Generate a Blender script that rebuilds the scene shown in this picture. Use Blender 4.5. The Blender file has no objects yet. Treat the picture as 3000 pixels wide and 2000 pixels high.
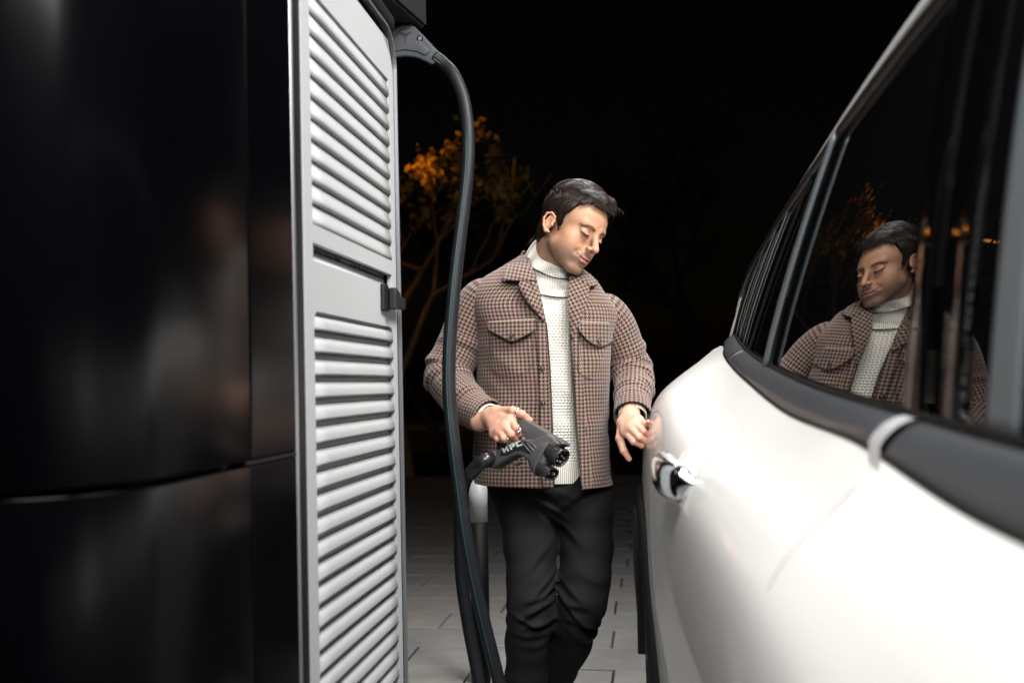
import bpy, bmesh, math, random
import numpy as np
from mathutils import Vector, Matrix, Euler

SC = bpy.context.scene
COL = SC.collection
R = math.radians
rng = np.random.default_rng(7)
random.seed(7)

# ------------------------------------------------------------------ camera
F = 35.0 / 36.0 * 3000.0
PITCH, ROLL, SHIFT = R(1.2), R(-1.2), 0.0217
CAMZ = 1.17
cam_d = bpy.data.cameras.new('camera')
cam_d.lens = 35.0; cam_d.sensor_width = 36.0
cam_d.shift_y = SHIFT
cam_d.clip_start = 0.05; cam_d.clip_end = 400.0
cam_d.dof.use_dof = True
cam_d.dof.focus_distance = 2.8
cam_d.dof.aperture_fstop = 2.8
cam = bpy.data.objects.new('camera', cam_d); COL.objects.link(cam)
CAMR = (Matrix.Rotation(R(90) + PITCH, 3, 'X') @ Matrix.Rotation(ROLL, 3, 'Z'))
cam.matrix_world = Matrix.Translation((0, 0, CAMZ)) @ CAMR.to_4x4()
SC.camera = cam

# ------------------------------------------------------------------ night world, exposure
world = bpy.data.worlds.new('World'); SC.world = world; world.use_nodes = True
wn = world.node_tree
sky = wn.nodes.new('ShaderNodeTexSky'); sky.sky_type = 'NISHITA'; sky.sun_disc = False
sky.sun_elevation = R(2); sky.sun_rotation = R(180)
wn.nodes['Background'].inputs['Strength'].default_value = 0.0006
wn.links.new(sky.outputs[0], wn.nodes['Background'].inputs['Color'])
SC.view_settings.view_transform = 'Standard'; SC.view_settings.look = 'None'
SC.view_settings.gamma = 1.0; SC.view_settings.use_curve_mapping = False
SC.view_settings.exposure = 0.0
SC.cycles.max_bounces = 6; SC.cycles.diffuse_bounces = 3; SC.cycles.glossy_bounces = 4
SC.cycles.transmission_bounces = 2; SC.cycles.use_denoising = True
SC.cycles.sample_clamp_indirect = 4.0

LAMPS = {}
def area_lamp(name, loc, target, size, power, color, size_y=None, spread=180):
    l = bpy.data.lights.new(name, 'AREA'); l.energy = power; l.color = color
    l.shape = 'RECTANGLE'; l.size = size; l.size_y = size_y or size; l.spread = R(spread)
    o = bpy.data.objects.new(name, l); COL.objects.link(o)
    o.location = loc
    o.rotation_euler = (Vector(target) - Vector(loc)).to_track_quat('-Z', 'Y').to_euler()
    return o
# off-frame lamps matched to the light; their masts and housings are added further down
KEY_POS, KEY_AIM = (0.10, 0.20, 2.45), (0.22, 2.1, 0.95)
FILL_POS, FILL_AIM = (0.30, 3.45, 3.10), (0.20, 3.7, 0.0)
MAIN_POS, MAIN_AIM = (1.00, 1.55, 3.10), (0.0, 2.6, 1.15)
KEY = area_lamp('key_lamp', KEY_POS, KEY_AIM, 1.15, 43, (1.0, 0.985, 0.96), 0.60, 130)
FILL = area_lamp('fill_lamp', FILL_POS, FILL_AIM, 0.90, 21, (1.0, 0.985, 0.96), 0.34, 95)
MAIN = area_lamp('main_lamp', MAIN_POS, MAIN_AIM, 1.20, 28, (1.0, 0.97, 0.93), 0.60, 84)

# ------------------------------------------------------------------ pixel + depth -> world
def W(x, y, D):
    v = CAMR @ Vector(((x - 1500.0) / F, -(y - 1000.0) / F + SHIFT * 3000.0 / F, -1.0))
    k = D / v.y
    return np.array((v.x * k, v.y * k, CAMZ + v.z * k))
def WA(lst):
    return np.array([W(*p) for p in lst])
def PX(p):
    v = CAMR.transposed() @ (Vector(p) - Vector((0, 0, CAMZ)))
    return (1500 + F * v.x / -v.z, 1000 - (v.y / -v.z - SHIFT * 3000.0 / F) * F)

# ------------------------------------------------------------------ materials
def mat(name, base=(0.5,)*3, rough=0.5, metal=0.0, spec=0.5, coat=0.0, coat_r=0.03, emis=None, estr=0.0,
        bump=None, var=None, ior=None, sheen=0.0, aniso=0.0, sss=0.0):
    """bump=(scale, strength, distance)  var=(scale, amount): mottled value of the thing's own colour"""
    m = bpy.data.materials.new(name); m.use_nodes = True
    nt = m.node_tree; b = nt.nodes['Principled BSDF']
    b.inputs['Base Color'].default_value = (*base, 1)
    b.inputs['Roughness'].default_value = rough
    b.inputs['Metallic'].default_value = metal
    b.inputs['Specular IOR Level'].default_value = spec
    b.inputs['Coat Weight'].default_value = coat
    b.inputs['Coat Roughness'].default_value = coat_r
    b.inputs['Sheen Weight'].default_value = sheen
    b.inputs['Subsurface Weight'].default_value = sss
    if ior: b.inputs['IOR'].default_value = ior
    if emis:
        b.inputs['Emission Color'].default_value = (*emis, 1); b.inputs['Emission Strength'].default_value = estr
    tc = nt.nodes.new('ShaderNodeTexCoord')
    if bump:
        n = nt.nodes.new('ShaderNodeTexNoise'); n.inputs['Scale'].default_value = bump[0]; n.inputs['Detail'].default_value = 4
        nt.links.new(tc.outputs['Object'], n.inputs['Vector'])
        bp = nt.nodes.new('ShaderNodeBump'); bp.inputs['Strength'].default_value = bump[1]; bp.inputs['Distance'].default_value = bump[2]
        nt.links.new(n.outputs['Fac'], bp.inputs['Height']); nt.links.new(bp.outputs['Normal'], b.inputs['Normal'])
    if var:
        n = nt.nodes.new('ShaderNodeTexNoise'); n.inputs['Scale'].default_value = var[0]; n.inputs['Detail'].default_value = 6
        nt.links.new(tc.outputs['Object'], n.inputs['Vector'])
        mx = nt.nodes.new('ShaderNodeMix'); mx.data_type = 'RGBA'
        mx.inputs[6].default_value = (*[c * (1 - var[1]) for c in base], 1)
        mx.inputs[7].default_value = (*[min(1, c * (1 + var[1])) for c in base], 1)
        nt.links.new(n.outputs['Fac'], mx.inputs[0]); nt.links.new(mx.outputs[2], b.inputs['Base Color'])
        rm = nt.nodes.new('ShaderNodeMapRange'); rm.inputs[3].default_value = max(0, rough * .8); rm.inputs[4].default_value = min(1, rough * 1.2)
        nt.links.new(n.outputs['Fac'], rm.inputs[0]); nt.links.new(rm.outputs[0], b.inputs['Roughness'])
    return m

# ------------------------------------------------------------------ object helpers
def tag(o, label=None, cat=None, group=None, kind=None):
    if label: o['label'] = label
    if cat: o['category'] = cat
    if group: o['group'] = group
    if kind: o['kind'] = kind
    return o
def root(name, loc, label, cat, group=None):
    o = bpy.data.objects.new(name, None); COL.objects.link(o); o.location = loc
    o.empty_display_size = 0.1
    return tag(o, label, cat, group)
def top_of(o):
    v = Vector((0, 0, 0))
    while o is not None:
        v += Vector(o.location); o = o.parent
    return v
def link(name, me, parent=None, material=None):
    o = bpy.data.objects.new(name, me); COL.objects.link(o)
    if material is not None:
        me.materials.clear(); me.materials.append(material)
    if parent is not None:
        o.parent = parent
        o.matrix_parent_inverse = Matrix.Translation(-Vector(parent.location)) if parent.type == 'EMPTY' else Matrix.Identity(4)   # parts are modelled in place
    return o
def mesh(name, V, Fc, material=None, parent=None, smooth=True, uv=None, solid=0, bevel=0, subsurf=0, off=0):
    me = bpy.data.meshes.new(name)
    V = np.asarray(V, dtype=np.float64)
    if isinstance(Fc, np.ndarray) and Fc.ndim == 2:
        n, k = Fc.shape
        me.vertices.add(len(V)); me.vertices.foreach_set('co', V.ravel())
        me.loops.add(n * k); me.loops.foreach_set('vertex_index', Fc.astype(np.int32).ravel())
        me.polygons.add(n); me.polygons.foreach_set('loop_start', np.arange(0, n * k, k, dtype=np.int32))
        me.update(calc_edges=True)
    else:
        me.from_pydata([tuple(v) for v in V], [], [tuple(int(i) for i in f) for f in Fc]); me.update()
    if uv is not None:
        uv = np.asarray(uv); l = me.uv_layers.new(name='UVMap')
        idx = np.zeros(len(me.loops), dtype=np.int32); me.loops.foreach_get('vertex_index', idx)
        l.data.foreach_set('uv', uv[idx].astype(np.float32).ravel())
    if smooth:
        me.polygons.foreach_set('use_smooth', np.ones(len(me.polygons), dtype=bool))
    me.validate(); me.update()
    o = link(name, me, parent, material)
    if solid:
        s = o.modifiers.new('solid', 'SOLIDIFY'); s.thickness = solid; s.offset = off
    if bevel:
        b = o.modifiers.new('bevel', 'BEVEL'); b.width = bevel; b.segments = 3; b.limit_method = 'ANGLE'; b.angle_limit = R(35)
        b.harden_normals = False
    if subsurf:
        s = o.modifiers.new('sub', 'SUBSURF'); s.levels = s.render_levels = subsurf
    return o
def join(parts):
    """[(V,F)...] -> V, F list"""
    V, Fs, n = [], [], 0
    for v, f in parts:
        V.append(np.asarray(v)); Fs += [tuple(int(i) + n for i in q) for q in f]; n += len(v)
    return np.concatenate(V), Fs
def box(c, s, rot=None):
    x, y, z = [d / 2 for d in s]
    v = np.array([(-x,-y,-z),(x,-y,-z),(x,y,-z),(-x,y,-z),(-x,-y,z),(x,-y,z),(x,y,z),(-x,y,z)])
    if rot is not None: v = v @ np.array(rot).T
    return v + np.array(c), [(0,3,2,1),(4,5,6,7),(0,1,5,4),(1,2,6,5),(2,3,7,6),(3,0,4,7)]
def cr(P, n=None, ts=None, closed=False):
    """Catmull-Rom along axis 0 (uniform)"""
    P = np.asarray(P, dtype=float); k = len(P)
    if ts is None: ts = np.linspace(0, k - 1, n)
    ts = np.asarray(ts, float)
    i = np.clip(np.floor(ts).astype(int), 0, k - 2); t = ts - i
    if closed:
        g = lambda j: P[j % k]
    else:
        def g(j):
            return P[np.clip(j, 0, k - 1)]
    p0, p1, p2, p3 = g(i - 1), g(i), g(i + 1), g(i + 2)
    lo = (i == 0); hi = (i + 2 > k - 1)
    if not closed:
        p0 = np.where(lo.reshape(-1, *[1] * (P.ndim - 1)), 2 * p1 - p2, p0)
        p3 = np.where(hi.reshape(-1, *[1] * (P.ndim - 1)), 2 * p2 - p1, p3)
    t = t.reshape(-1, *[1] * (P.ndim - 1))
    return 0.5 * (2 * p1 + (p2 - p0) * t + (2 * p0 - 5 * p1 + 4 * p2 - p3) * t ** 2 + (3 * p1 - p0 - 3 * p2 + p3) * t ** 3)
def interp(x, xs, ys):
    return np.interp(x, xs, ys)
def grid_faces(n, m, wrap=False):
    """n rows, m columns"""
    i, j = np.meshgrid(np.arange(n - 1), np.arange(m if wrap else m - 1), indexing='ij')
    j2 = (j + 1) % m
    return np.stack([i * m + j, i * m + j2, (i + 1) * m + j2, (i + 1) * m + j], -1).reshape(-1, 4)
def grid_uv(G):
    """arc length uv for an (n,m,3) grid, u along columns measured from the middle, v along rows"""
    du = np.linalg.norm(np.diff(G, axis=1), axis=2); u = np.concatenate([np.zeros((G.shape[0], 1)), np.cumsum(du, 1)], 1)
    u -= u[:, [G.shape[1] // 2]]
    um = u.mean(0); u = 0.35 * u + 0.65 * um[None]
    dv = np.linalg.norm(np.diff(G, axis=0), axis=2).mean(1); v = np.concatenate([[0], np.cumsum(dv)])
    return np.stack([u, np.repeat(v[:, None], G.shape[1], 1)], -1).reshape(-1, 2)
def gmesh(name, G, material, parent, wrap=False, **kw):
    n, m = G.shape[:2]
    if 'uv' not in kw: kw['uv'] = grid_uv(G)
    return mesh(name, G.reshape(-1, 3), grid_faces(n, m, wrap), material, parent, **kw)
def frames(P):
    T = np.gradient(P, axis=0); T /= np.linalg.norm(T, axis=1)[:, None]
    N = np.zeros_like(T); a = np.array((1., 0, 0)) if abs(T[0][0]) < .8 else np.array((0., 1, 0))
    N[0] = a - T[0] * (a @ T[0]); N[0] /= np.linalg.norm(N[0])
    for i in range(1, len(P)):
        N[i] = N[i - 1] - T[i] * (N[i - 1] @ T[i]); N[i] /= np.linalg.norm(N[i])
    return T, N, np.cross(T, N)
def tube_grid(P, r, seg=16, ref=None, squash=1.0):
    P = np.asarray(P, float); r = np.broadcast_to(np.asarray(r, float), (len(P),))
    T, N, B = frames(P)
    if ref is not None:
        ref = np.asarray(ref, float)
        N = ref[None] - T * (T @ ref)[:, None]; N /= np.linalg.norm(N, axis=1)[:, None]; B = np.cross(T, N)
    a = np.linspace(0, 2 * np.pi, seg, endpoint=False)
    return P[:, None] + r[:, None, None] * (np.cos(a)[None, :, None] * N[:, None] + squash * np.sin(a)[None, :, None] * B[:, None])
def tube(P, r, seg=12, cap=True, **kw):
    G = tube_grid(P, r, seg, **kw); n = len(G)
    f = [tuple(q) for q in grid_faces(n, seg, True)]
    if cap:
        f += [tuple(range(seg))[::-1], tuple((n - 1) * seg + k for k in range(seg))]
    return G.reshape(-1, 3), f
def cyl(p0, p1, r, seg=20, r2=None):
    return tube(np.array([p0, p1], float), [r, r2 if r2 is not None else r], seg)
def prism(poly, fn, d0, d1):
    """poly: 2D points; fn(u,v,d)->3D; a closed solid between depths d0 and d1"""
    n = len(poly)
    V = [fn(u, v, d0) for u, v in poly] + [fn(u, v, d1) for u, v in poly]
    Fs = [tuple(range(n))[::-1], tuple(range(n, 2 * n))] + [(i, (i + 1) % n, n + (i + 1) % n, n + i) for i in range(n)]
    return np.array(V), Fs
def fixn(o):
    bm = bmesh.new(); bm.from_mesh(o.data); bmesh.ops.recalc_face_normals(bm, faces=bm.faces); bm.to_mesh(o.data); bm.free(); return o
_d = rng.normal(size=(24, 3)); _d /= np.linalg.norm(_d, axis=1)[:, None]; _ph = rng.uniform(0, 6.28, 24)
def snoise(P, scale, oct=3, seed=0):
    """cheap smooth noise, about -1..1"""
    P = np.asarray(P, float); s = np.zeros(P.shape[:-1]); amp = 1.0; tot = 0
    for o in range(oct):
        for k in range(5):
            i = (seed * 5 + o * 5 + k) % 24
            s += amp * np.sin((P @ _d[i]) * scale * (2 ** o) * (1 + .13 * k) + _ph[i] + seed) * .45
        tot += amp; amp *= .5
    return s / tot
# ================================================================== SETTING: ground, pavers, night background
M_ground = mat('dark_ground', (0.014, 0.016, 0.010), 0.95, bump=(3, .6, .05), var=(.6, .5))
M_paver = mat('paver_concrete', (0.285, 0.275, 0.265), 0.85, bump=(350, .35, .0015), var=(9, .26))
M_paver_b = mat('paver_concrete_warm', (0.295, 0.275, 0.262), 0.88, bump=(320, .35, .0015), var=(8, .26))
M_paver_c = mat('paver_concrete_grey', (0.262, 0.258, 0.25), 0.85, bump=(380, .35, .0015), var=(11, .26))
M_joint = mat('joint_sand', (0.022, 0.022, 0.014), 1.0, bump=(400, .5, .002), var=(30, .4))
M_road = mat('far_asphalt', (0.11, 0.10, 0.09), 0.9, var=(2, .3))

o = mesh('ground', [(-150, -40, -.06), (150, -40, -.06), (150, 220, -.06), (-150, 220, -.06)], [(0, 1, 2, 3)], M_ground, smooth=False)
tag(o, kind='structure')
# far road behind the trees, catching the sodium lamp
o = mesh('road', [(-60, 26.5, -.05), (8, 26.5, -.05), (8, 32, -.05), (-60, 32, -.05)], [(0, 1, 2, 3)], M_road, smooth=False)
tag(o, kind='structure')
V, Fq = box((-26, 26.3, -.02), (68, .3, .12)); o = mesh('kerb', V, Fq, mat('kerb_stone', (.25, .24, .22), .9), smooth=False, bevel=.01); tag(o, kind='structure')

ax = np.array((0.1357, 0.9907)); nx = np.array((0.9907, -0.1357))       # paving grid and charger share their axes
PW, PL, GAP = 0.33, 0.585, 0.0095
def pave_pt(u, v, z):
    p = nx * u + ax * v
    return (p[0], p[1], z)
bed = mesh('pavement', [pave_pt(-6, -2.5, -.012), pave_pt(7, -2.5, -.012), pave_pt(7, 13, -.012), pave_pt(-6, 13, -.012),
                        pave_pt(-6, -2.5, -.09), pave_pt(7, -2.5, -.09), pave_pt(7, 13, -.09), pave_pt(-6, 13, -.09)],
           [(0, 1, 2, 3), (4, 7, 6, 5), (0, 4, 5, 1), (1, 5, 6, 2), (2, 6, 7, 3), (3, 7, 4, 0)], M_joint, smooth=False)
tag(bed, kind='structure')
def paver_mesh(L, Wd, mt, seed):
    rr = random.Random(seed)
    b = .006; h = .0
    x, y = L / 2, Wd / 2
    v = [(-x, -y, -.05), (x, -y, -.05), (x, y, -.05), (-x, y, -.05),
         (-x, -y, h - b * .6), (x, -y, h - b * .6), (x, y, h - b * .6), (-x, y, h - b * .6),
         (-x + b, -y + b, h), (x - b, -y + b, h), (x - b, y - b, h), (-x + b, y - b, h)]
    v = [(a + rr.uniform(-.0012, .0012), c + rr.uniform(-.0012, .0012), d) for a, c, d in v]
    f = [(8, 9, 10, 11)] + [(i, (i + 1) % 4, 4 + (i + 1) % 4, 4 + i) for i in range(4)] + [(4 + i, 4 + (i + 1) % 4, 8 + (i + 1) % 4, 8 + i) for i in range(4)]
    me = bpy.data.meshes.new('paver'); me.from_pydata(v, [], f); me.materials.append(mt); me.update()
    return me
pm = [paver_mesh(PL - GAP, PW - GAP, [M_paver, M_paver_b, M_paver_c][k % 3], k) for k in range(9)]
ang = math.atan2(nx[1], nx[0])
V0 = 4.193 * 0.9907 + 0.0        # a joint row line seen at y=1937
rows = range(-20, 28)
stuffV, stuffF, cnt, cand = [], [], 0, []
for r_ in rows:
    v = V0 + (r_ + .5) * PW - .05
    if v < -2.3 or v > 12.8: continue
    offs = (0.293 if r_ % 2 else 0.0) + .02 * math.sin(r_ * 3.7)
    for c in range(-9, 12):
        u = c * PL + offs - .18
        if u < -5.6 or u > 6.6: continue
        x, y, _ = pave_pt(u, v, 0)
        px, py = PX((x, max(y, .3), 0))
        vis = (y > 3.4 and 1050 < px < 2000)
        cand.append((0 if vis else 1, y if vis else 20 + abs(y - 3) + abs(x), u, v))
cand.sort()
for k, (a_, b_, u, v) in enumerate(cand):
    loc = pave_pt(u, v, random.uniform(-.0025, .0015)); rot = ang + random.uniform(-.004, .004)
    if k < 290:
        p = bpy.data.objects.new('paver', pm[random.randrange(9)]); COL.objects.link(p)
        p.parent = bed; p.location = loc; p.rotation_euler = (random.uniform(-.004, .004), random.uniform(-.004, .004), rot)
    else:
        m_ = pm[0]; c_, s_ = math.cos(rot), math.sin(rot); n0 = len(stuffV)
        stuffV += [(loc[0] + c_ * q.co.x - s_ * q.co.y, loc[1] + s_ * q.co.x + c_ * q.co.y, loc[2] + q.co.z) for q in m_.vertices]
        stuffF += [tuple(i + n0 for i in q.vertices) for q in m_.polygons]
o = mesh('outer_pavers', stuffV, stuffF, M_paver, bed, smooth=False); tag(o, kind='stuff')

# ------------------------------------------------------------------ trees
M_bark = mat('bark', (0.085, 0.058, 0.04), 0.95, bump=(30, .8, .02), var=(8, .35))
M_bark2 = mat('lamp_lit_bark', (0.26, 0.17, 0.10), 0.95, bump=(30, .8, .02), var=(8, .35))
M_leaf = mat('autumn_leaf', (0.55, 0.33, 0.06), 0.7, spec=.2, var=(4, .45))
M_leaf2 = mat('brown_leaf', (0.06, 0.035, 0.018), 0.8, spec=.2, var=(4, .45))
def tree(name, base, h, seed, label, lean=(0, 0), leaves=2500, leafm=None, leaf=.055, spread=1.0, fork=.28, levels=5, r0=.16, focus=None, jit=.16):
    rr = random.Random(seed); parts = []; tips = []
    def grow(p, d, L, r, lv):
        pts = [p]; q = p; dd = d
        for s in range(5):
            dd = (dd + Vector((rr.gauss(0, .12), rr.gauss(0, .12), rr.gauss(0.02, .08)))).normalized()
            q = q + dd * (L / 5); pts.append(q)
        rad = np.linspace(r, r * .62, 6)
        parts.append(tube(np.array([tuple(a) for a in pts]), rad, 7 if lv < 2 else 4, cap=False))
        if lv >= 2: tips.extend(pts[1:])
        if lv < levels:
            for b in range(rr.choice((2, 3)) if lv else 3):
                a = Vector((rr.gauss(0, 1), rr.gauss(0, 1), rr.gauss(.35, .5))).normalized()
                nd = (dd * .75 + a * .72 * spread).normalized()
                grow(q if b < 2 else pts[3], nd, L * rr.uniform(.6, .82), r * .6, lv + 1)
    d0 = Vector((lean[0], lean[1], 1)).normalized()
    rt = root(name, base, label, 'tree', 'trees in the dark background')
    grow(Vector(base), d0, h * fork, r0, 0)
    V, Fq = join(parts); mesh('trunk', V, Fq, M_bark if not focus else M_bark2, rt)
    n = leaves; T = np.array([tuple(t) for t in tips])
    if focus:
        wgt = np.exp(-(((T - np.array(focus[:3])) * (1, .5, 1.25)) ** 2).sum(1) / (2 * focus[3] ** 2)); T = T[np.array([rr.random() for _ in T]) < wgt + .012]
    idx = np.array([rr.randrange(len(T)) for _ in range(n)])
    g = np.random.default_rng(seed)
    C = T[idx] + g.normal(0, jit, (n, 3)); A = g.normal(size=(n, 3)); A /= np.linalg.norm(A, axis=1)[:, None]
    B = np.cross(A, g.normal(size=(n, 3))); B /= np.linalg.norm(B, axis=1)[:, None]
    s = (leaf * g.uniform(.6, 1.5, (n, 1)))
    V = np.stack([C - A * s, C + B * s * .6, C + A * s, C - B * s * .6], 1).reshape(-1, 3)
    mesh('crown', V, np.arange(4 * n).reshape(-1, 4), leafm or M_leaf, rt, smooth=False)
    return rt
def gp(x, D, z=-.05):
    w = W(x, 1120, D); return (w[0], D, z)
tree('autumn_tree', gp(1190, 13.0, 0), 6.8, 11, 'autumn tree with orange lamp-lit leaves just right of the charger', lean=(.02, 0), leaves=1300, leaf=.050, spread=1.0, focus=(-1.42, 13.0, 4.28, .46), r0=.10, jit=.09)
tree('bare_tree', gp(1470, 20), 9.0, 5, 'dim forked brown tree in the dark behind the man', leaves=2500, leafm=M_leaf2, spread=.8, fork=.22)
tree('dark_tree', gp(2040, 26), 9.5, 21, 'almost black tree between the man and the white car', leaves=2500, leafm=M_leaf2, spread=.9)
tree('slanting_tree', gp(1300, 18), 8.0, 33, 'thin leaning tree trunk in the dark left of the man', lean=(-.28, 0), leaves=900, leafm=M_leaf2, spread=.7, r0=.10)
# low hedge mass beyond
g = np.random.default_rng(3); n = 9000
C = np.stack([g.uniform(-30, 30, n), g.uniform(36, 38, n), g.uniform(0, 2.2, n) ** 1.0], 1); A = g.normal(size=(n, 3)); B = g.normal(size=(n, 3))
V = np.stack([C - A * .12, C + B * .08, C + A * .12, C - B * .08], 1).reshape(-1, 3)
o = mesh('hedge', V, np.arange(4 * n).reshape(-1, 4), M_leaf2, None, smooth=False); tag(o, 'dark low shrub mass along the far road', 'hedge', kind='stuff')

# ------------------------------------------------------------------ sodium street lamps
M_pole = mat('lamp_pole_steel', (.12, .12, .12), .5, metal=.6)
M_sodium = mat('sodium_lamp_glass', (.9, .5, .1), .4, emis=(1.0, .34, .03), estr=2.2)
def street_lamp(base, h, label, power, arm=(1, 0), aim_leaf=None, eg=None):
    rt = root('street_lamp', base, label, 'street lamp', 'orange street lamps')
    b = np.array(base); a = np.array((arm[0], arm[1], 0.))
    P = cr(np.array([b, b + (0, 0, h * .5), b + (0, 0, h * .93), b + (0, 0, h) + a * .35, b + (0, 0, h + .12) + a * 1.3]), 24)
    V, Fq = tube(P, np.linspace(.08, .04, 24), 10); mesh('pole', V, Fq, M_pole, rt)
    V, Fq = box(b + (0, 0, h + .12) + a * 1.6, (.75 if arm[0] else .3, .3 if arm[0] else .75, .12)); hd = mesh('lamp_head', V, Fq, M_pole, rt, smooth=False, bevel=.03)
    V, Fq = box(b + (0, 0, h + .045) + a * 1.6, (.55 if arm[0] else .22, .22 if arm[0] else .55, .05)); mesh('diffuser', V, Fq, M_sodium, rt, smooth=False, bevel=.02)
    if power:
        l = bpy.data.lights.new('sodium_light', 'SPOT'); l.energy = power; l.color = (1, .40, .05); l.shadow_soft_size = .15
        lo = bpy.data.objects.new('sodium_light', l); COL.objects.link(lo); lo.location = tuple(b + (0, 0, h - .1) + a * 1.6)
        if not aim_leaf:
            lo.data.spot_size = R(125); lo.data.spot_blend = .4
        if aim_leaf:
            l.spot_size = R(95); l.spot_blend = .6; lo.rotation_euler = (Vector(aim_leaf) - lo.location).to_track_quat('-Z', 'Y').to_euler()
    return rt
street_lamp((-3.76, 13.0, 0), 4.08, 'orange sodium street lamp beside the autumn tree behind the charger', 95, arm=(1, 0), aim_leaf=(-1.3, 13.1, 4.6))
street_lamp((-8.6, 28.0, -.05), 7.5, 'farther orange sodium street lamp on the road behind the trees', 160, arm=(1, 0))
# ================================================================== CHARGER CABINET
M_black = mat('gloss_black_panel', (0.0012, 0.0012, 0.0018), 0.20, spec=.11, coat=.0, coat_r=.14, bump=(5, .03, .004))
M_blackm = mat('matt_black_trim', (0.007, 0.007, 0.008), 0.5, spec=.3, bump=(200, .1, .001))
M_grey = mat('grey_powder_coat', (0.33, 0.34, 0.35), 0.60, spec=.45, bump=(900, .12, .0006), var=(3, .03))
M_alu = mat('aluminium_bead', (0.34, 0.36, 0.39), 0.35, metal=.8)
M_dark = mat('cabinet_inside', (0.02, 0.02, 0.02), 0.9)
A3 = np.array((0.1357, 0.9907, 0)); N3 = np.array((0.9907, -0.1357, 0)); O3 = np.array((-0.6, 0, 0))
def S(t, z, off=0.0):
    return O3 + A3 * t + N3 * off + np.array((0, 0, z))
chg = root('charging_cabinet', tuple(S(1.8, 0, -.5)), 'tall black and grey charging cabinet with louvred side door, left of the cable', 'charging station')
# footprint of the black wrap: from the front face round the corner to the side (u = t along side, w = off)
T0, RC = 1.07, 0.17
def wrap_path(t_end, off=0.0, width=1.15):
    pts = [(T0 + .0, -width)]
    pts += [(T0, -width * .75), (T0, -width * .5), (T0, -width * .3)]
    for k in range(0, 19):
        a = math.pi / 2 * k / 18
        pts.append((T0 + RC - RC * math.cos(a), -RC + RC * math.sin(a)))
    pts += [(t_end, 0.0)]
    # offset inwards
    P = np.array(pts, float); Tn = np.gradient(P, axis=0); Tn /= np.linalg.norm(Tn, axis=1)[:, None]
    Nn = np.stack([Tn[:, 1], -Tn[:, 0]], 1)
    return P - Nn * (-off) if False else P + Nn * off
def shell(name, t_end, z0, z1, off0=-.002, th=.012, mt=None, b=.0025):
    P = wrap_path(t_end); 
    Tn = np.gradient(P, axis=0); Tn /= np.linalg.norm(Tn, axis=1)[:, None]
    Nn = np.stack([Tn[:, 1], -Tn[:, 0]], 1)      # points inward (away from outside)
    # inside is towards +t / -off
    cen = np.array((2.0, -.6)); sgn = np.sign(((cen - P) * Nn).sum(1)).mean(); Nn *= 1 if sgn > 0 else -1
    out, inn = P, P + Nn * th
    n = len(P); V = []
    for z in (z0, z1):
        V += [S(a, z, o_ + off0) for a, o_ in out]; 
    for z in (z0, z1):
        V += [S(a, z, o_ + off0) for a, o_ in inn]
    Fq = []
    for i in range(n - 1):
        Fq += [(i, i + 1, n + i + 1, n + i), (2 * n + i, 3 * n + i, 3 * n + i + 1, 2 * n + i + 1),
               (n + i, n + i + 1, 3 * n + i + 1, 3 * n + i), (i, 2 * n + i, 2 * n + i + 1, i + 1)]
    Fq += [(0, n, 3 * n, 2 * n), (n - 1, 3 * n - 1, 4 * n - 1, 2 * n - 1)]
    return fixn(mesh(name, V, Fq, mt or M_black, chg, bevel=b))
ZS = 1.060
def quadbox(t0, t1, z0, z1, o0, o1):
    V = [S(t, z, o_) for z in (z0, z1) for t, o_ in ((t0, o0), (t1, o0), (t1, o1), (t0, o1))]
    return np.array(V), [(0, 3, 2, 1), (4, 5, 6, 7), (0, 1, 5, 4), (1, 2, 6, 5), (2, 3, 7, 6), (3, 0, 4, 7)]
V, Fq = join([quadbox(T0 + RC, 2.405, .0, 2.04, -1.10, -.045), quadbox(T0 + .03, T0 + RC, .0, 2.04, -1.10, -.14)])
mesh('cabinet_core', V, Fq, M_dark, chg, smooth=False)
shell('front_panel', 1.517, ZS + .004, 2.06)
shell('front_panel', 1.517, .06, ZS - .004)
for z0, z1 in ((ZS + .004, 2.06), (.06, ZS - .004)):
    V, Fq = quadbox(1.523, 1.712, z0, z1, -.018, -.002)
    fixn(mesh('side_panel', V, Fq, M_black, chg, smooth=False, bevel=.003))
# notch at the seam beside the bead
V, Fq = quadbox(1.500, 1.712, ZS - .0025, ZS + .0030, -.012, -.0015); fixn(mesh('seam_strip', V, Fq, M_blackm, chg, smooth=False, bevel=.001))
# aluminium bead + black gap
P = np.array([S(1.721, z, -.0065) for z in np.linspace(.05, 2.03, 12)]); V, Fq = tube(P, .0060, 12); mesh('edge_bead', V, Fq, M_alu, chg)
V, Fq = quadbox(1.728, 1.762, .05, 2.03, -.03, -.0025); mesh('shadow_gap', V, Fq, M_blackm, chg, smooth=False)
# plinth and roof
V, Fq = join([quadbox(T0 + .06, 2.38, -.0, .06, -1.06, -.03)]); mesh('plinth', V, Fq, M_blackm, chg, smooth=False)
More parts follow.
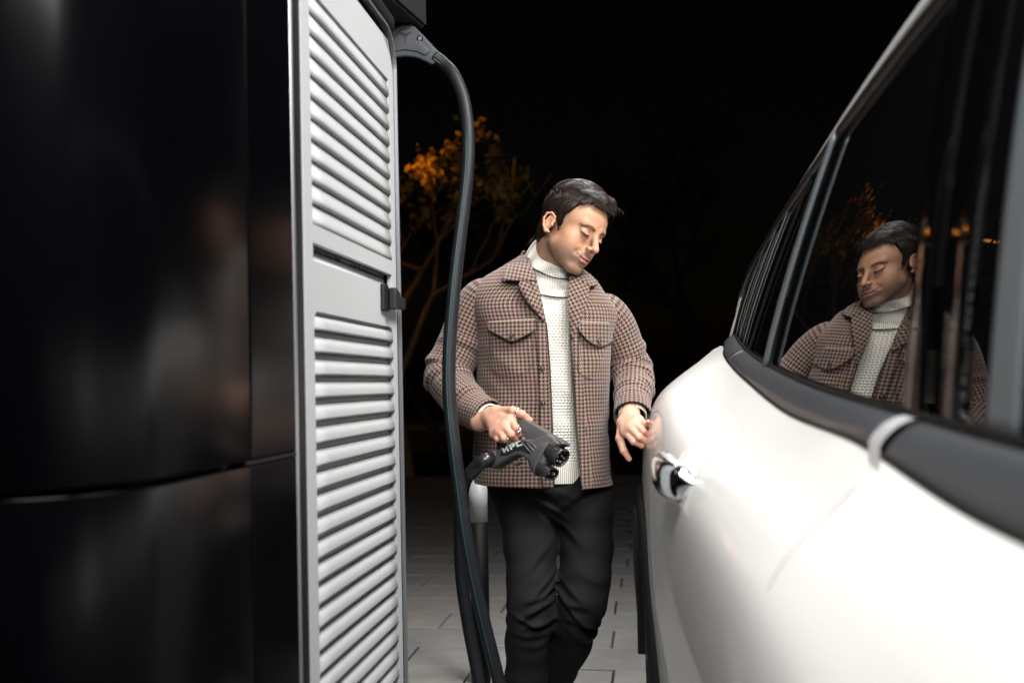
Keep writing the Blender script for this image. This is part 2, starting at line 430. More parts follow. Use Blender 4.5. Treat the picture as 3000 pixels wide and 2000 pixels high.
# rear frame of the side: black outer edge rounding over the top
def edge_frame(t0, t1, w, off0, off1, r, ztop, name, mt):
    outer = [(t0, .05)] + [(t0, ztop)] + [(t1 - r + r * math.sin(a), ztop - r + r * math.cos(a)) for a in np.linspace(0, math.pi / 2, 14)] + [(t1, .05)]
    inner = [(t0, .05)] + [(t0, ztop - w)] + [(t1 - w - (r - w * .6) + (r - w * .6) * math.sin(a), ztop - w - (r - w * .6) + (r - w * .6) * math.cos(a)) for a in np.linspace(0, math.pi / 2, 14)] + [(t1 - w, .05)]
    n = len(outer); V = [S(t, z, off0) for t, z in outer] + [S(t, z, off0) for t, z in inner] + [S(t, z, off1) for t, z in outer] + [S(t, z, off1) for t, z in inner]
    Fq = []
    for i in range(1, n - 1):
        Fq += [(i, i + 1, n + i + 1, n + i), (2 * n + i, 3 * n + i, 3 * n + i + 1, 2 * n + i + 1), (i, 2 * n + i, 2 * n + i + 1, i + 1), (n + i, n + i + 1, 3 * n + i + 1, 3 * n + i)]
    return fixn(mesh(name, V, Fq, mt, chg, smooth=False))
edge_frame(1.70, 2.424, .014, -.05, -.003, .085, 2.012, 'black_seal', M_black)
edge_frame(1.70, 2.436, .006, -.05, .004, .092, 2.026, 'outer_rim', M_alu)
V, Fq = quadbox(1.12, 2.43, 2.03, 2.07, -1.12, .004); fixn(mesh('roof_cap', V, Fq, M_blackm, chg, smooth=False, bevel=.012))

# ---- louvred door
t0, t1, h0, h1 = 1.764, 2.405, 1.808, 2.366
ZT = 1.992
UP0, NUP, PU = 1.468, 11, 0.0390
LO1, NLO, PLW = 1.310, 29, 0.0412
fn = lambda u, v, d: S(u, v, d)
parts = []
arc = [(t1 - .075 + .075 * math.sin(a), ZT - .075 + .075 * math.cos(a)) for a in np.linspace(0, math.pi / 2, 12)]
ZU1 = UP0 + NUP * PU
parts.append(prism([(t0, .06), (h0, .06), (h0, ZT), (t0, ZT)], fn, -.012, 0))                       # left stile
parts.append(prism([(h1, .06), (t1, .06)] + arc[::-1] + [(h1, arc[0][1])], fn, -.012, 0))              # right stile with round corner
parts.append(prism([(h0, ZU1), (h1, ZU1), (h1, ZT), (h0, ZT)], fn, -.012, 0))
parts.append(prism([(h0, 1.434), (h1, 1.434), (h1, UP0), (h0, UP0)], fn, -.012, 0))
rc = .022
lower_band = [(h0, LO1 - rc)] + [(h0 + rc - rc * math.cos(a), LO1 - rc + rc * math.sin(a)) for a in np.linspace(0, math.pi / 2, 7)] + \
             [(h1 - rc + rc * math.sin(a), LO1 - rc + rc * math.cos(a)) for a in np.linspace(0, math.pi / 2, 7)] + [(h1, LO1 - rc), (h1, 1.402), (h0, 1.402)]
parts.append(prism(lower_band, fn, -.012, 0))
V, Fq = join(parts)
door = fixn(mesh('louvre_door', V, Fq, M_grey, chg, smooth=False, bevel=.0014))
# slot between the bands: rolled lip + dark perforated strip
V = []; prof = [(-.020, 1.434), (-.020, 1.418), (-.016, 1.411), (-.008, 1.406), (-.001, 1.400)]
V = [S(t, z, o_) for o_, z in prof for t in (h0, h1)]
mesh('slot_lip', V, [(2 * i, 2 * i + 1, 2 * i + 3, 2 * i + 2) for i in range(len(prof) - 1)], M_grey, door, solid=.001)
V, Fq = join([quadbox(h0 + .004 + k * .0125, h0 + .004 + k * .0125 + random.uniform(.003, .010), 1.4225, 1.4225 + random.uniform(.003, .009), -.0185, -.0165) for k in range(44)])
mesh('debris_strip', V, Fq, M_dark, door, smooth=False)
# slats
profL = [(-.0130, .0406), (-.0130, .0330), (-.0126, .0300), None, (-.0126, .0300), (-.0070, .0250), None, (-.0070, .0250), (-.0034, .0215), (-.0012, .0170), (-.0002, .0120), (.0, .0050), (.0, .0004), None, (.0, .0004), (-.0035, .0002)]
profU = [(-.0062, .0388), (-.0058, .034), (-.0044, .028), (-.0022, .021), (-.0007, .015), (0, .010), (0, .0004), None, (.0, .0004), (-.0062, .0002)]
def slat_mesh(name, prof, p):
    V = []; n = 9
    pr = [p for p in prof if p]; ok = []; r_ = 0
    for p in prof:
        if p is None: ok[-1] = False
        else: ok.append(True)
    for o_, z in pr:
        for k in range(n):
            t = h0 + .0005 + (h1 - h0 - .001) * k / (n - 1)
            q = S(t, z, o_) - S(0, 0, 0); V.append(q)
    V = np.array(V); me = bpy.data.meshes.new(name)
    me.from_pydata([tuple(v) for v in V], [], [tuple(int(i) for i in f) for f in grid_faces(len(pr), n) if ok[int(f[0]) // n]])
    me.materials.append(M_grey); me.polygons.foreach_set('use_smooth', np.ones(len(me.polygons), dtype=bool)); me.update()
    return me
sm_l, sm_u = slat_mesh('slat', profL, PLW), slat_mesh('slat', profU, PU)
def put_slat(me, z):
    o = bpy.data.objects.new('slat', me); COL.objects.link(o); o.parent = door
    b = S(0, 0, 0)
    o.location = (b[0], b[1], z + random.uniform(-.0002, .0002))
    s = o.modifiers.new('s', 'SOLIDIFY'); s.thickness = .0012; s.offset = 0
for k in range(NUP): put_slat(sm_u, UP0 + k * PU)
for k in range(NLO): put_slat(sm_l, LO1 - .033 - (k) * PLW)
# side cheeks of the upper louvres are the stiles; backing, and the tie wire behind the slats
V, Fq = quadbox(h0 - .02, h1 + .02, .07, LO1 + .02, -.034, -.028); mesh('backing_sheet', V, Fq, mat('grey_backing', (.10, .10, .105), .6), door, smooth=False)
V, Fq = join([quadbox(2.045, 2.058, .1, LO1, -.027, -.019), quadbox(2.31, 2.318, .1, LO1, -.027, -.019)])
mesh('slat_tie', V, Fq, M_blackm, door, smooth=False)
V, Fq = quadbox(h0, h1, .06, .078, -.012, 0); mesh('bottom_rail', V, Fq, M_grey, door, smooth=False)
# swing handle lock
fnh = lambda u, v, d: S(u, v, d)
V, Fq = quadbox(2.258, 2.300, 1.342, 1.404, 0, .010); lk = fixn(mesh('door_lock', V, Fq, M_blackm, door, smooth=False, bevel=.004))
V, Fq = prism([(2.288, 1.345), (2.330, 1.352), (2.332, 1.388), (2.290, 1.398)], fnh, .010, .030); fixn(mesh('lever', V, Fq, M_blackm, lk, smooth=False, bevel=.005)) if False else fixn(mesh('lever', V, Fq, M_blackm, door, smooth=False, bevel=.005))
V, Fq = prism([(2.318, 1.350), (2.392, 1.352), (2.392, 1.380), (2.318, 1.384)], fnh, .016, .026); fixn(mesh('lever_tip', V, Fq, M_blackm, door, smooth=False, bevel=.004))

# ================================================================== CABLE ARM, CAP, CABLE
M_arm = mat('arm_black_paint', (0.012, 0.012, 0.013), 0.6, spec=.25, bump=(150, .1, .001))
M_cap = mat('cap_grey_plastic', (0.024, 0.028, 0.035), 0.55, spec=.35, bump=(260, .25, .0012), var=(30, .3))
M_rub = mat('cable_rubber', (0.008, 0.0092, 0.012), 0.48, spec=.24, bump=(60, .15, .002), var=(25, .35))
M_teal = mat('teal_cable_glint', (0.008, 0.055, 0.052), 0.4)
M_screw = mat('screw_steel', (0.5, 0.5, 0.52), 0.3, metal=1)
# beam (square hollow section running forward above the cabinet)
DE = 2.62
e = W(1187, 74, DE); bd = np.array((0.30, 0.954, 0.0)); bs = np.array((0.954, -0.30, 0.0)); up = np.array((0, 0, 1.))
arm = chg
c = e + bd * (-.75) + up * .075 - bs * .01
V, Fq = box(c, (1, 1, 1)); V = np.array([c + bs * sx * .048 + bd * sy * .79 + up * sz * .075 for sx, sy, sz in
    [(-1,-1,-1),(1,-1,-1),(1,1,-1),(-1,1,-1),(-1,-1,1),(1,-1,1),(1,1,1),(-1,1,1)]])
fixn(mesh('beam', V, Fq, M_arm, arm, smooth=False, bevel=.004))
V = np.array([c + bs * (.052 + .003 * sx) + bd * sy * .788 + up * sz * .068 for sx, sy, sz in
    [(-1,-1,-1),(1,-1,-1),(1,1,-1),(-1,1,-1),(-1,-1,1),(1,-1,1),(1,1,1),(-1,1,1)]])
fixn(mesh('side_cover', V, Fq, M_arm, arm, smooth=False, bevel=.001))
pb = e + bd * (-1.45) + up * .0
V, Fq = join([quadbox(1.16, 1.26, 2.0, 2.30, -.56, -.46)]); 
# mast from the cabinet roof up to the beam
q0 = np.array((pb[0], pb[1], 2.03)); V, Fq = tube(np.array([q0, q0 + (0, 0, .30)]), .05, 16); mesh('mast', V, Fq, M_arm, arm)
# cap
outl = [(1172, 73), (1205, 73), (1216, 79), (1291, 158), (1293, 165), (1268, 193), (1262, 190), (1232, 175), (1210, 169), (1188, 167), (1166, 169), (1144, 175), (1114, 190), (1108, 193), (1083, 165), (1085, 158), (1160, 79)]
def capfn(u, v, d):
    return W(u, v, DE - d)
V, Fq = prism([(x, y) for x, y in outl], capfn, -.03, .012)
cap = fixn(mesh('clamp_body', V, Fq, M_cap, chg, smooth=True, bevel=.009))
inn = [(1176, 84), (1202, 84), (1262, 150), (1246, 165), (1222, 153), (1188, 148), (1154, 153), (1130, 165), (1114, 150)]
V, Fq = prism(inn, capfn, .008, .0155); fixn(mesh('raised_face', V, Fq, M_cap, cap, smooth=True, bevel=.004))
for sx in (1147, 1230):
    V, Fq = cyl(W(sx, 113, DE - .009), W(sx, 113, DE - .0165), .0085); mesh('screw_recess', V, Fq, M_arm, cap)
    V, Fq = cyl(W(sx, 113, DE - .012), W(sx, 113, DE - .0185), .0048); sr = mesh('screw', V, Fq, M_screw, cap, smooth=False)
# embossed three-pointed mark
V, Fq = join([prism([(1188, 97), (1190.5, 104), (1188, 127), (1185.5, 104)], capfn, .015, .0175),
              prism([(1169, 93), (1187, 97), (1187, 102), (1182, 104)], capfn, .015, .0175),
              prism([(1207, 93), (1189, 97), (1189, 102), (1194, 104)], capfn, .015, .0175)])
fixn(mesh('embossed_mark', V, Fq, M_arm, cap, smooth=False))
# the cable: clamp -> hanging bow -> loop near the ground -> up to the plug
TAIL = (1424, 1346, 2.60)
cpx = [(1272, 166, 2.62), (1300, 188, 2.62), (1330, 222, 2.61), (1356, 285, 2.60), (1369, 360, 2.59), (1372, 440, 2.58), (1368, 520, 2.57), (1357, 620, 2.56), (1343, 730, 2.55),
       (1330, 850, 2.54), (1319, 980, 2.53), (1315, 1090, 2.52), (1319, 1200, 2.51), (1331, 1310, 2.50), (1346, 1430, 2.50), (1364, 1560, 2.50), (1388, 1690, 2.51), (1420, 1830, 2.52), (1459, 1985, 2.53),
       (1492, 2120, 2.55), (1505, 2250, 2.58), (1485, 2330, 2.61), (1452, 2290, 2.64), (1425, 2150, 2.66), (1402, 1990, 2.68), (1372, 1830, 2.69), (1352, 1690, 2.69), (1348, 1570, 2.68), (1350, 1480, 2.66), (1362, 1412, 2.64), (1390, 1372, 2.62), TAIL]
cb = root('charging_cable', tuple(W(1490, 2120, 2.6)), 'thick black charging cable bowing down in front of the man to the plug', 'cable')
cpts = cr(WA(cpx), 260)
V, Fq = tube(cpts, .0172, 20); mesh('sheath', V, Fq, M_rub, cb)
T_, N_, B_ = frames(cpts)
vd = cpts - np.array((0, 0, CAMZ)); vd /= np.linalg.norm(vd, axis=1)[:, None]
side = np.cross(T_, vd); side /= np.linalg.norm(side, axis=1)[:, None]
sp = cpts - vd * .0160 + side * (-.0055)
V, Fq = tube(sp[:150], .0014, 6); mesh('cable_glint', V, Fq, M_teal, cb)  # teal reflection along the sheath, put in as a coloured tube

# ------------------------------------------------------------------ bollard
M_white = mat('white_reflective_band', (.36, .37, .39), .45)
bp = W(1401, 1500, 3.95); BX, BY = bp[0], bp[1]
bl = root('bollard', (BX, BY, 0), 'slim black bollard with a white top band behind the cable', 'bollard')
V, Fq = cyl((BX, BY, 0), (BX, BY, .632), .037, 28); mesh('post', V, Fq, mat('post_black_paint', (.004, .004, .004), .55, spec=.12), bl)
V, Fq = cyl((BX, BY, .632), (BX, BY, .80), .0375, 28); mesh('white_band', V, Fq, M_white, bl)
V, Fq = cyl((BX, BY, .80), (BX, BY, .815), .0375, 28, r2=.031); mesh('top_cap', V, Fq, M_blackm, bl)
# ================================================================== WHITE CAR
M_paint = mat('white_car_paint', (0.76, 0.755, 0.735), 0.30, spec=.35, coat=.45, coat_r=.03)
M_glass = mat('privacy_glass', (0.003, 0.003, 0.0035), 0.0, spec=.5, ior=1.52)
M_trim = mat('satin_dark_chrome', (0.058, 0.063, 0.070), 0.34, metal=.15, spec=.5, coat=.3, coat_r=.10)
M_pillar = mat('pillar_dark_grey', (0.13, 0.15, 0.165), 0.40, metal=.2, coat=.2)
M_chrome = mat('chrome', (0.85, 0.87, 0.90), 0.10, metal=1)
M_chromes = mat('satin_chrome', (0.88, 0.89, 0.90), 0.42, metal=.7)
M_clad = mat('wheel_arch_plastic', (0.010, 0.010, 0.012), 0.55, spec=.3, bump=(400, .3, .0015))
M_seal = mat('window_rubber', (0.006, 0.006, 0.006), 0.4, spec=.2)
M_sealb = mat('bright_window_seal', (0.30, 0.31, 0.32), 0.25, metal=.8)
M_tyre = mat('tyre_rubber', (0.018, 0.018, 0.018), 0.75, bump=(90, .5, .004))
M_rim = mat('dark_alloy', (0.16, 0.16, 0.17), 0.3, metal=.9)
M_gap = mat('panel_gap', (0.22, 0.22, 0.21), 0.8)
CA = np.array((0.074, 0.99726, 0)); CN = np.array((0.99726, -0.074, 0))
CQ = 1.06        # centre line offset
def C3(s, q, z): return CA * s + CN * q + np.array((0, 0, 1.)) * z
car = root('parked_car', tuple(C3(1.2, CQ, 0)), 'white car with dark side windows parked on the right beside the man', 'car')
SS = [-2.1, -1.8, -1.2, -.5, .4, .8, 1.15, 1.56, 2.0, 2.3, 2.55, 2.8, 3.05, 3.35, 3.65, 3.85]
def key(xs, ys): return np.interp(SS, xs, ys)
kx = [-2.1, -1.8, -1.2, -.5, .4, .8, 1.15, 1.56, 2.0, 2.3, 2.55, 2.8, 3.05, 3.35, 3.65, 3.85]
# rows of the body side below the window line: (q values, z values) per station
rows_q = {
 'sill':  [.60,.36,.24,.22,.22,.22,.22,.22,.215,.21,.21,.215,.22,.26,.40,.70],
 'low':   [.55,.30,.19,.18,.18,.18,.18,.175,.17,.165,.165,.17,.18,.22,.36,.66],
 'mid1':  [.54,.28,.17,.165,.160,.160,.160,.158,.152,.150,.150,.152,.165,.20,.34,.62],
 'mid2':  [.54,.28,.17,.160,.148,.148,.146,.145,.144,.142,.144,.148,.160,.20,.33,.60],
 'mid3':  [.56,.30,.18,.165,.150,.150,.148,.146,.146,.145,.148,.152,.165,.20,.33,.60],
 'sh1':   [.60,.34,.22,.19,.170,.170,.166,.160,.156,.154,.158,.166,.18,.215,.34,.61],
 'sh2':   [.66,.40,.27,.235,.212,.212,.204,.194,.184,.180,.186,.200,.215,.25,.37,.63],
 'sh3':   [.74,.50,.33,.285,.262,.262,.254,.244,.236,.232,.240,.262,.28,.31,.42,.66],
 'belt':  [.86,.66,.42,.34,.308,.308,.306,.307,.315,.330,.350,.385,.40,.42,.50,.72],
}
rows_z = {
 'sill':  [.30]*16,
 'low':   [.40]*16,
 'mid1':  [.56]*16,
 'mid2':  [.70]*16,
 'mid3':  [.70,.72,.80,.81,.82,.82,.83,.85,.88,.90,.91,.92,.92,.91,.86,.82],
 'sh1':   [.74,.78,.88,.90,.905,.905,.925,.95,.985,1.01,1.03,1.04,1.04,1.02,.96,.90],
 'sh2':   [.78,.82,.94,.96,.965,.965,.985,1.015,1.055,1.09,1.115,1.125,1.12,1.10,1.03,.96],
 'sh3':   [.80,.85,.98,1.01,1.012,1.015,1.035,1.062,1.100,1.14,1.170,1.185,1.18,1.16,1.08,1.00],
 'belt':  [.83,.88,1.00,1.035,1.047,1.055,1.083+.014,1.119,1.171,1.205,1.235,1.262,1.27,1.25,1.12,1.03],
}
names = ['sill', 'low', 'mid1', 'mid2', 'mid3', 'sh1', 'sh2', 'sh3', 'belt']
Q = np.array([rows_q[n] for n in names]); Z = np.array([rows_z[n] for n in names])      # (9,16)
ctrl = np.stack([np.array([C3(SS[j], Q[i, j], Z[i, j]) for j in range(16)]) for i in range(9)])    # rows x stations
NS = 420
ts = np.interp(np.linspace(SS[0], SS[-1], NS), SS, np.arange(16)); S_AT = np.linspace(SS[0], SS[-1], NS)
def dense(ctrl, nr):
    a = cr(ctrl, nr)                       # rows
    b = cr(np.transpose(a, (1, 0, 2)), ts=ts)
    return np.transpose(b, (1, 0, 2))
body_lo = dense(ctrl, 110)
WS, WR, WZ = 2.86, .46, .37              # rear wheel centre s, arch radius, centre height
FWS = -1.0
def mirror(P):
    q = P @ CN; return P + np.outer(2 * (CQ - q), CN).reshape(P.shape) if P.ndim == 2 else P + (2 * (CQ - q))[..., None] * CN
def cut_faces(G, cuts):
    n, m = G.shape[:2]; f = grid_faces(n, m); V = G.reshape(-1, 3); cen = V[f].mean(1)
    s = cen @ CA; z = cen[:, 2]; keep = np.ones(len(f), bool)
    for cs, cz, r in cuts: keep &= ((s - cs) ** 2 + (z - cz) ** 2) > r * r
    return V, f[keep]
cuts = [(WS, WZ, WR - .03), (FWS, WZ, WR - .03)]
V1, f1 = cut_faces(body_lo, cuts)
V2 = mirror(V1); f2 = f1[:, ::-1]
# roof: from the window top over to the other side
roofz = np.interp(SS, [-2.1, -1.2, -.55, -.1, .4, .8, 1.26, 1.75, 2.34, 2.77, 3.0, 3.25, 3.6, 3.85], [.86, 1.02, 1.10, 1.52, 1.62, 1.648, 1.645, 1.612, 1.560, 1.470, 1.385, 1.28, 1.15, 1.05])
roofq = np.interp(SS, [-2.1, -1.2, -.5, 0, .8, 1.26, 1.75, 2.34, 2.77, 3.0, 3.3, 3.85], [.90, .45, .36, .42, .42, .425, .442, .462, .452, .452, .47, .75])
rz_f = lambda s: np.interp(s, SS, roofz); rq_f = lambda s: np.interp(s, SS, roofq)
roof_ctrl = []
for j, s in enumerate(SS):
    q, z = roofq[j], roofz[j]
    cro = .045; kk = float(np.interp(s, [.8, 1.3, 2.0, 2.8], [.9, .75, .5, .3]))
    col = [(q + .012 * kk, z - .030 * kk), (q + .002 * kk, z - .012 * kk), (q + .012 * kk, z + .004 * kk), (q + .05, z + .014), (q + .25, z + cro * .7), (CQ, z + cro), (2 * CQ - q - .25, z + cro * .7),
           (2 * CQ - q - .05, z + .014), (2 * CQ - q - .012 * kk, z + .004 * kk), (2 * CQ - q - .002 * kk, z - .012 * kk), (2 * CQ - q - .012 * kk, z - .030 * kk)]
    roof_ctrl.append([C3(s, a, b) for a, b in col])
roof = dense(np.transpose(np.array(roof_ctrl), (1, 0, 2)), 70)
# hood / windscreen part of that surface is cut away for a glass screen
Vr, fr = roof.reshape(-1, 3), grid_faces(*roof.shape[:2])
cs_ = (Vr[fr].mean(1)) @ CA; keep_roof = (cs_ > -.06) & (cs_ < 3.0)
hood = (cs_ <= -.75) | (cs_ >= 3.42)
cq_ = (Vr[fr].mean(1)) @ CN
rail = ((cq_ < rq_f(cs_) + .03) | (cq_ > 2 * CQ - rq_f(cs_) - .03))
scr = ~(keep_roof | hood | rail)
# tail face closing the body behind
V, Fq = join([(V1, f1), (V2, f2), (Vr, fr[~scr])])
o = mesh('body', V, Fq, M_paint, car)
mesh('windscreen', Vr, fr[scr], M_glass, car)
# side glass: from the belt (slightly inside) up to the roof rail
GBq = np.interp(SS, [-2.1, -1.2, -.5, .4, .8, 1.15, 1.56, 2.0, 2.3, 2.55, 2.8, 3.05, 3.85], [.90, .46, .38, .352, .350, .350, .350, .358, .372, .392, .418, .438, .76])
GBz = np.interp(SS, [-2.1, -1.2, -.5, .4, .8, 1.15, 1.56, 2.0, 2.3, 2.55, 2.8, 3.05, 3.85], [.84, 1.0, 1.07, 1.095, 1.109, 1.128, 1.156, 1.198, 1.232, 1.264, 1.292, 1.29, 1.04])
glass_ctrl = []
for j, s in enumerate(SS):
    kk = float(np.interp(s, [.8, 1.3, 2.0, 2.8], [.9, .75, .5, .3])); q0, z0, q1, z1 = GBq[j], GBz[j], roofq[j] + .014 * kk, roofz[j] - .028 * kk
    L = []
    for k in np.linspace(0, 1, 7):
        bulge = .010 * 4 * k * (1 - k) * min(1, max(0, (z1 - z0) / .4))
        L.append(C3(s, q0 + (q1 - q0) * k - bulge, z0 + (z1 - z0) * k))
    glass_ctrl.append(L)
glass_ctrl = np.transpose(np.array(glass_ctrl), (1, 0, 2))
NG = 60
gl = dense(glass_ctrl, NG)
def gpt(s, k, out=0.0):
    """point on the side glass at station s, height fraction k, moved out towards the camera side"""
    ti = np.interp(s, SS, np.arange(16)); a = cr(glass_ctrl, ts=[k * 6.0])[0]; p = cr(a, ts=[ti])[0]
    return p - CN * out
def glass_part(name, edge0, edge1, m_, out=0.0, nk=24, nsx=40, k0=0, k1=1, solid=0, both=True, bow=0.0):
    """edge(k)->s"""
    ks = np.linspace(k0, k1, nk)
    G = np.zeros((nk, nsx, 3))
    for i, k in enumerate(ks):
        ss = np.linspace(edge0(k), edge1(k), nsx); ti = np.interp(ss, SS, np.arange(16))
        a = cr(glass_ctrl, ts=[k * 6.0])[0]; G[i] = cr(a, ts=ti) - CN * out - CN[None] * (bow * (1 - np.linspace(-1, 1, nsx) ** 2))[:, None]
    V = G.reshape(-1, 3); f = grid_faces(nk, nsx)
    o = mesh(name, V, f, m_, car, solid=solid)
    if both:
        mesh(name, mirror(V), f[:, ::-1], m_, car, solid=solid)
    return o
pil = lambda k: 1.965 - .215 * k            # rear pillar leans forward
glass_part('front_window', lambda k: -.52 + .42 * k, lambda k: .835 + .01 * k, M_glass)
glass_part('rear_window', lambda k: 1.135 + .02 * k, lambda k: pil(k) - .02, M_glass)
M_pano = mat('gloss_black_pillar_panel', (.002, .002, .0022), .04, spec=.22)
glass_part('pillar_panel', lambda k: 1.058 + .02 * k, lambda k: 1.131 + .02 * k, M_pano, out=.003, nsx=16, bow=.0022)
glass_part('pillar_panel', lambda k: .952 + .015 * k, lambda k: 1.004 + .015 * k, M_pano, out=.003, nsx=16, bow=.0016)
glass_part('pillar_gap', lambda k: 1.004 + .015 * k, lambda k: 1.058 + .02 * k, M_pano, out=-.004, nsx=6)
glass_part('front_window', lambda k: .893 + .01 * k, lambda k: .948 + .015 * k, M_glass, nsx=10)
glass_part('quarter_window', lambda k: pil(k) + .03, lambda k: 2.86 - .02 * k, M_glass)
glass_part('door_pillar', lambda k: .832 + .01 * k, lambda k: .890 + .01 * k, M_pillar, out=.004, nsx=8, solid=.004)
glass_part('rear_pillar', lambda k: pil(k) - .026, lambda k: pil(k) + .012, M_pillar, out=.011, nsx=8, solid=.006, k1=.99)
glass_part('pillar_seal', lambda k: pil(k) + .012, lambda k: pil(k) + .040, M_seal, out=.005, nsx=6, solid=.004, k1=.99)
glass_part('window_divider', lambda k: pil(k) + .30 - .10 * k, lambda k: pil(k) + .325 - .10 * k, M_seal, out=.004, nsx=5, solid=.004)
for i_, (a_, w_, mm) in enumerate(((.47, .012, M_sealb), (.55, .018, M_seal), (.62, .010, M_sealb), (.70, .03, M_seal), (.78, .012, M_sealb), (.84, .06, M_seal))):
    glass_part('quarter_molding', lambda k: pil(k) + a_ + .02 * k, lambda k: pil(k) + a_ + w_ + .02 * k, mm, out=.003 + .002 * (i_ % 2), nsx=5, solid=.003, both=False)
# D pillar (body colour) closing behind the quarter window
ks = np.linspace(0, 1, 16); G = np.zeros((16, 30, 3))
for i, k in enumerate(ks):
    ss = np.linspace(2.855 - .02 * k, 3.62, 30); a = cr(glass_ctrl, ts=[k * 6.0])[0]; G[i] = cr(a, ts=np.interp(ss, SS, np.arange(16))) - CN * .001
V = G.reshape(-1, 3); f = grid_faces(16, 30)
mesh('rear_quarter', V, f, M_paint, car); mesh('rear_quarter', mirror(V), f[:, ::-1], M_paint, car)
# black seal under the roof rail
P = np.array([gpt(s, .985, .004) for s in np.linspace(-.1, 2.9, 60)]); V, Fq = tube(P, .010, 8); mesh('roof_seal', V, Fq, M_seal, car)
# belt trim: rounded strip between the paint edge and the glass
def belt_pt(s, w):
    ti = np.interp(s, SS, np.arange(16)); b = cr(ctrl[8], ts=[ti])[0]; g = gpt(s, 0.0)
    return b + (g - b) * w
def belt(name, s0, s1, n, m_, extra=0.0, w0=0.0, w1=1.0):
    G = []
    for s in np.linspace(s0, s1, n):
        col = []
        for w in np.linspace(w0, w1, 13):
            h = (1 - (2 * w - 1) ** 2) ** .5 * .011 + extra
            endf = min(1.0, (min(abs(s - s0), abs(s - s1)) / .02 + .02)) if extra == 0 else 1
            d = (-CN * .75 + np.array((0, 0, .66)))
            col.append(belt_pt(s, w) + d * h * endf)
        G.append(col)
    return gmesh(name, np.array(G), m_, car)
belt('belt_trim', 1.098, 2.34, 90, M_trim)
belt('belt_trim', 2.345, 2.84, 40, M_trim)
belt('belt_trim', -.5, 1.074, 90, M_trim)
belt('chrome_joint', 1.066, 1.104, 12, M_chromes, extra=.0035, w0=-.02, w1=1.02)
belt('chrome_joint', 2.336, 2.350, 6, M_chrome, extra=.002, w0=.2, w1=1.02)
# thin rubber lip where the glass enters the trim
P = np.array([gpt(s, .012, .005) for s in np.linspace(-.5, 2.84, 90)]); V, Fq = tube(P, .004, 8); mesh('glass_lip', V, Fq, M_seal, car)
# thin chrome line along the paint edge
P = np.array([belt_pt(s, -.015) + (-CN * .001) for s in np.linspace(-.5, 2.83, 110)]); V, Fq = tube(P, .0022, 8); mesh('trim_edge', V, Fq, M_seal, car)

# lateral surface lookup of the body side
def side_q(s, z):
    ti = np.interp(s, SS, np.arange(16)); col = cr(np.transpose(ctrl, (1, 0, 2)), ts=[ti])[0]; cc = cr(col, 200)
    return np.interp(z, cc[:, 2], cc @ CN)
# door gap lines
def gapline(pts, name='door_gap'):
    P = np.array([C3(s, side_q(s, z) - .0002, z) for s, z in pts]); P = cr(P, 60)
    V, Fq = tube(P, .0004, 6); return mesh(name, V, Fq, M_gap, car)
gapline([(1.07, 1.06), (1.06, .95), (1.06, .75), (1.07, .55), (1.09, .42)])
gapline([(2.36, 1.18), (2.37, 1.05), (2.36, .93), (2.30, .80), (2.24, .70), (2.20, .58), (2.19, .42)])
# charge flap
P = np.array([C3(2.66 + .085 * math.copysign(abs(math.cos(a)) ** .5, math.cos(a)), side_q(2.66, 1.0 + .075 * math.copysign(abs(math.sin(a)) ** .5, math.sin(a))) - .0004, 1.0 + .075 * math.copysign(abs(math.sin(a)) ** .5, math.sin(a))) for a in np.linspace(0, 2 * math.pi, 49)])


# door handle: chrome loop over a chrome cup
hs, hz = 1.79, 1.005
def hq(s, z): return side_q(s, z)
G = []
for i, a in enumerate(np.linspace(-1, 1, 41)):
    s = hs + a * .115; stand = .044 * (1 - abs(a) ** 4) ** .6 if abs(a) < 1 else 0
    hh = .034 * (1 - .25 * abs(a) ** 3) * (1 - .9 * max(0, abs(a) - .9) / .1)
    z0 = hz + .006 * a
    col = []
    for b in np.linspace(0, 2 * np.pi, 24, endpoint=False):
        zz = z0 + hh * math.copysign(abs(math.sin(b)) ** .8, math.sin(b)); qq = .016 * math.cos(b)
        col.append(C3(s, hq(s, z0) - stand - qq + .004, zz))
    G.append(col)
gmesh('door_handle', np.array(G), M_chrome, car, wrap=True)
G = []
for r_ in np.linspace(.02, 1, 16):
    col = []
    for b in np.linspace(0, 2 * np.pi, 40, endpoint=False):
        s = hs + .01 + .115 * r_ * math.cos(b); z = hz + .050 * r_ * math.sin(b)
        col.append(C3(s, hq(s, z) - .006 * (1 - r_ ** 6) - .001, z))
    G.append(col)
gmesh('handle_cup', np.array(G), M_paint, car, wrap=True)
# cut for cup is shallow: cup surface sits on the paint as a rim
# character crease below the handle: shallow raised feature line
# wheel arch cladding
def arch(cs, name='wheel_arch'):
    G = []
    for a in np.linspace(-.20, math.pi + .20, 90):
        col = []
        for r_, dq in ((WR + .055, .004), (WR + .050, -.010), (WR + .03, -.019), (WR + .005, -.021), (WR - .015, -.019), (WR - .028, -.010), (WR - .032, .02), (WR - .032, .14), (WR - .03, .30)):
            s = cs + r_ * math.cos(a); z = WZ + r_ * math.sin(a)
            zz = max(z, .42); col.append(C3(s, side_q(min(max(s, -1.7), 3.5), zz) * .35 + .65 * .150 + dq, z))
        G.append(col)
    return gmesh(name, np.array(G), M_clad, car)
arch(WS); arch(FWS)
# sill cladding
G = []
for s in np.linspace(FWS + WR, WS - WR + .01, 60):
    G.append([C3(s, .150 + a, b) for a, b in ((.02, .47), (-.002, .462), (-.010, .44), (-.006, .36), (.01, .28), (.05, .24), (.2, .235))])
gmesh('sill_cladding', np.array(G), M_clad, car)
G = [[C3(s, .3, .236), C3(s, 1.8, .236)] for s in np.linspace(-1.9, 3.7, 4)]; gmesh('underbody', np.array(G), M_clad, car)
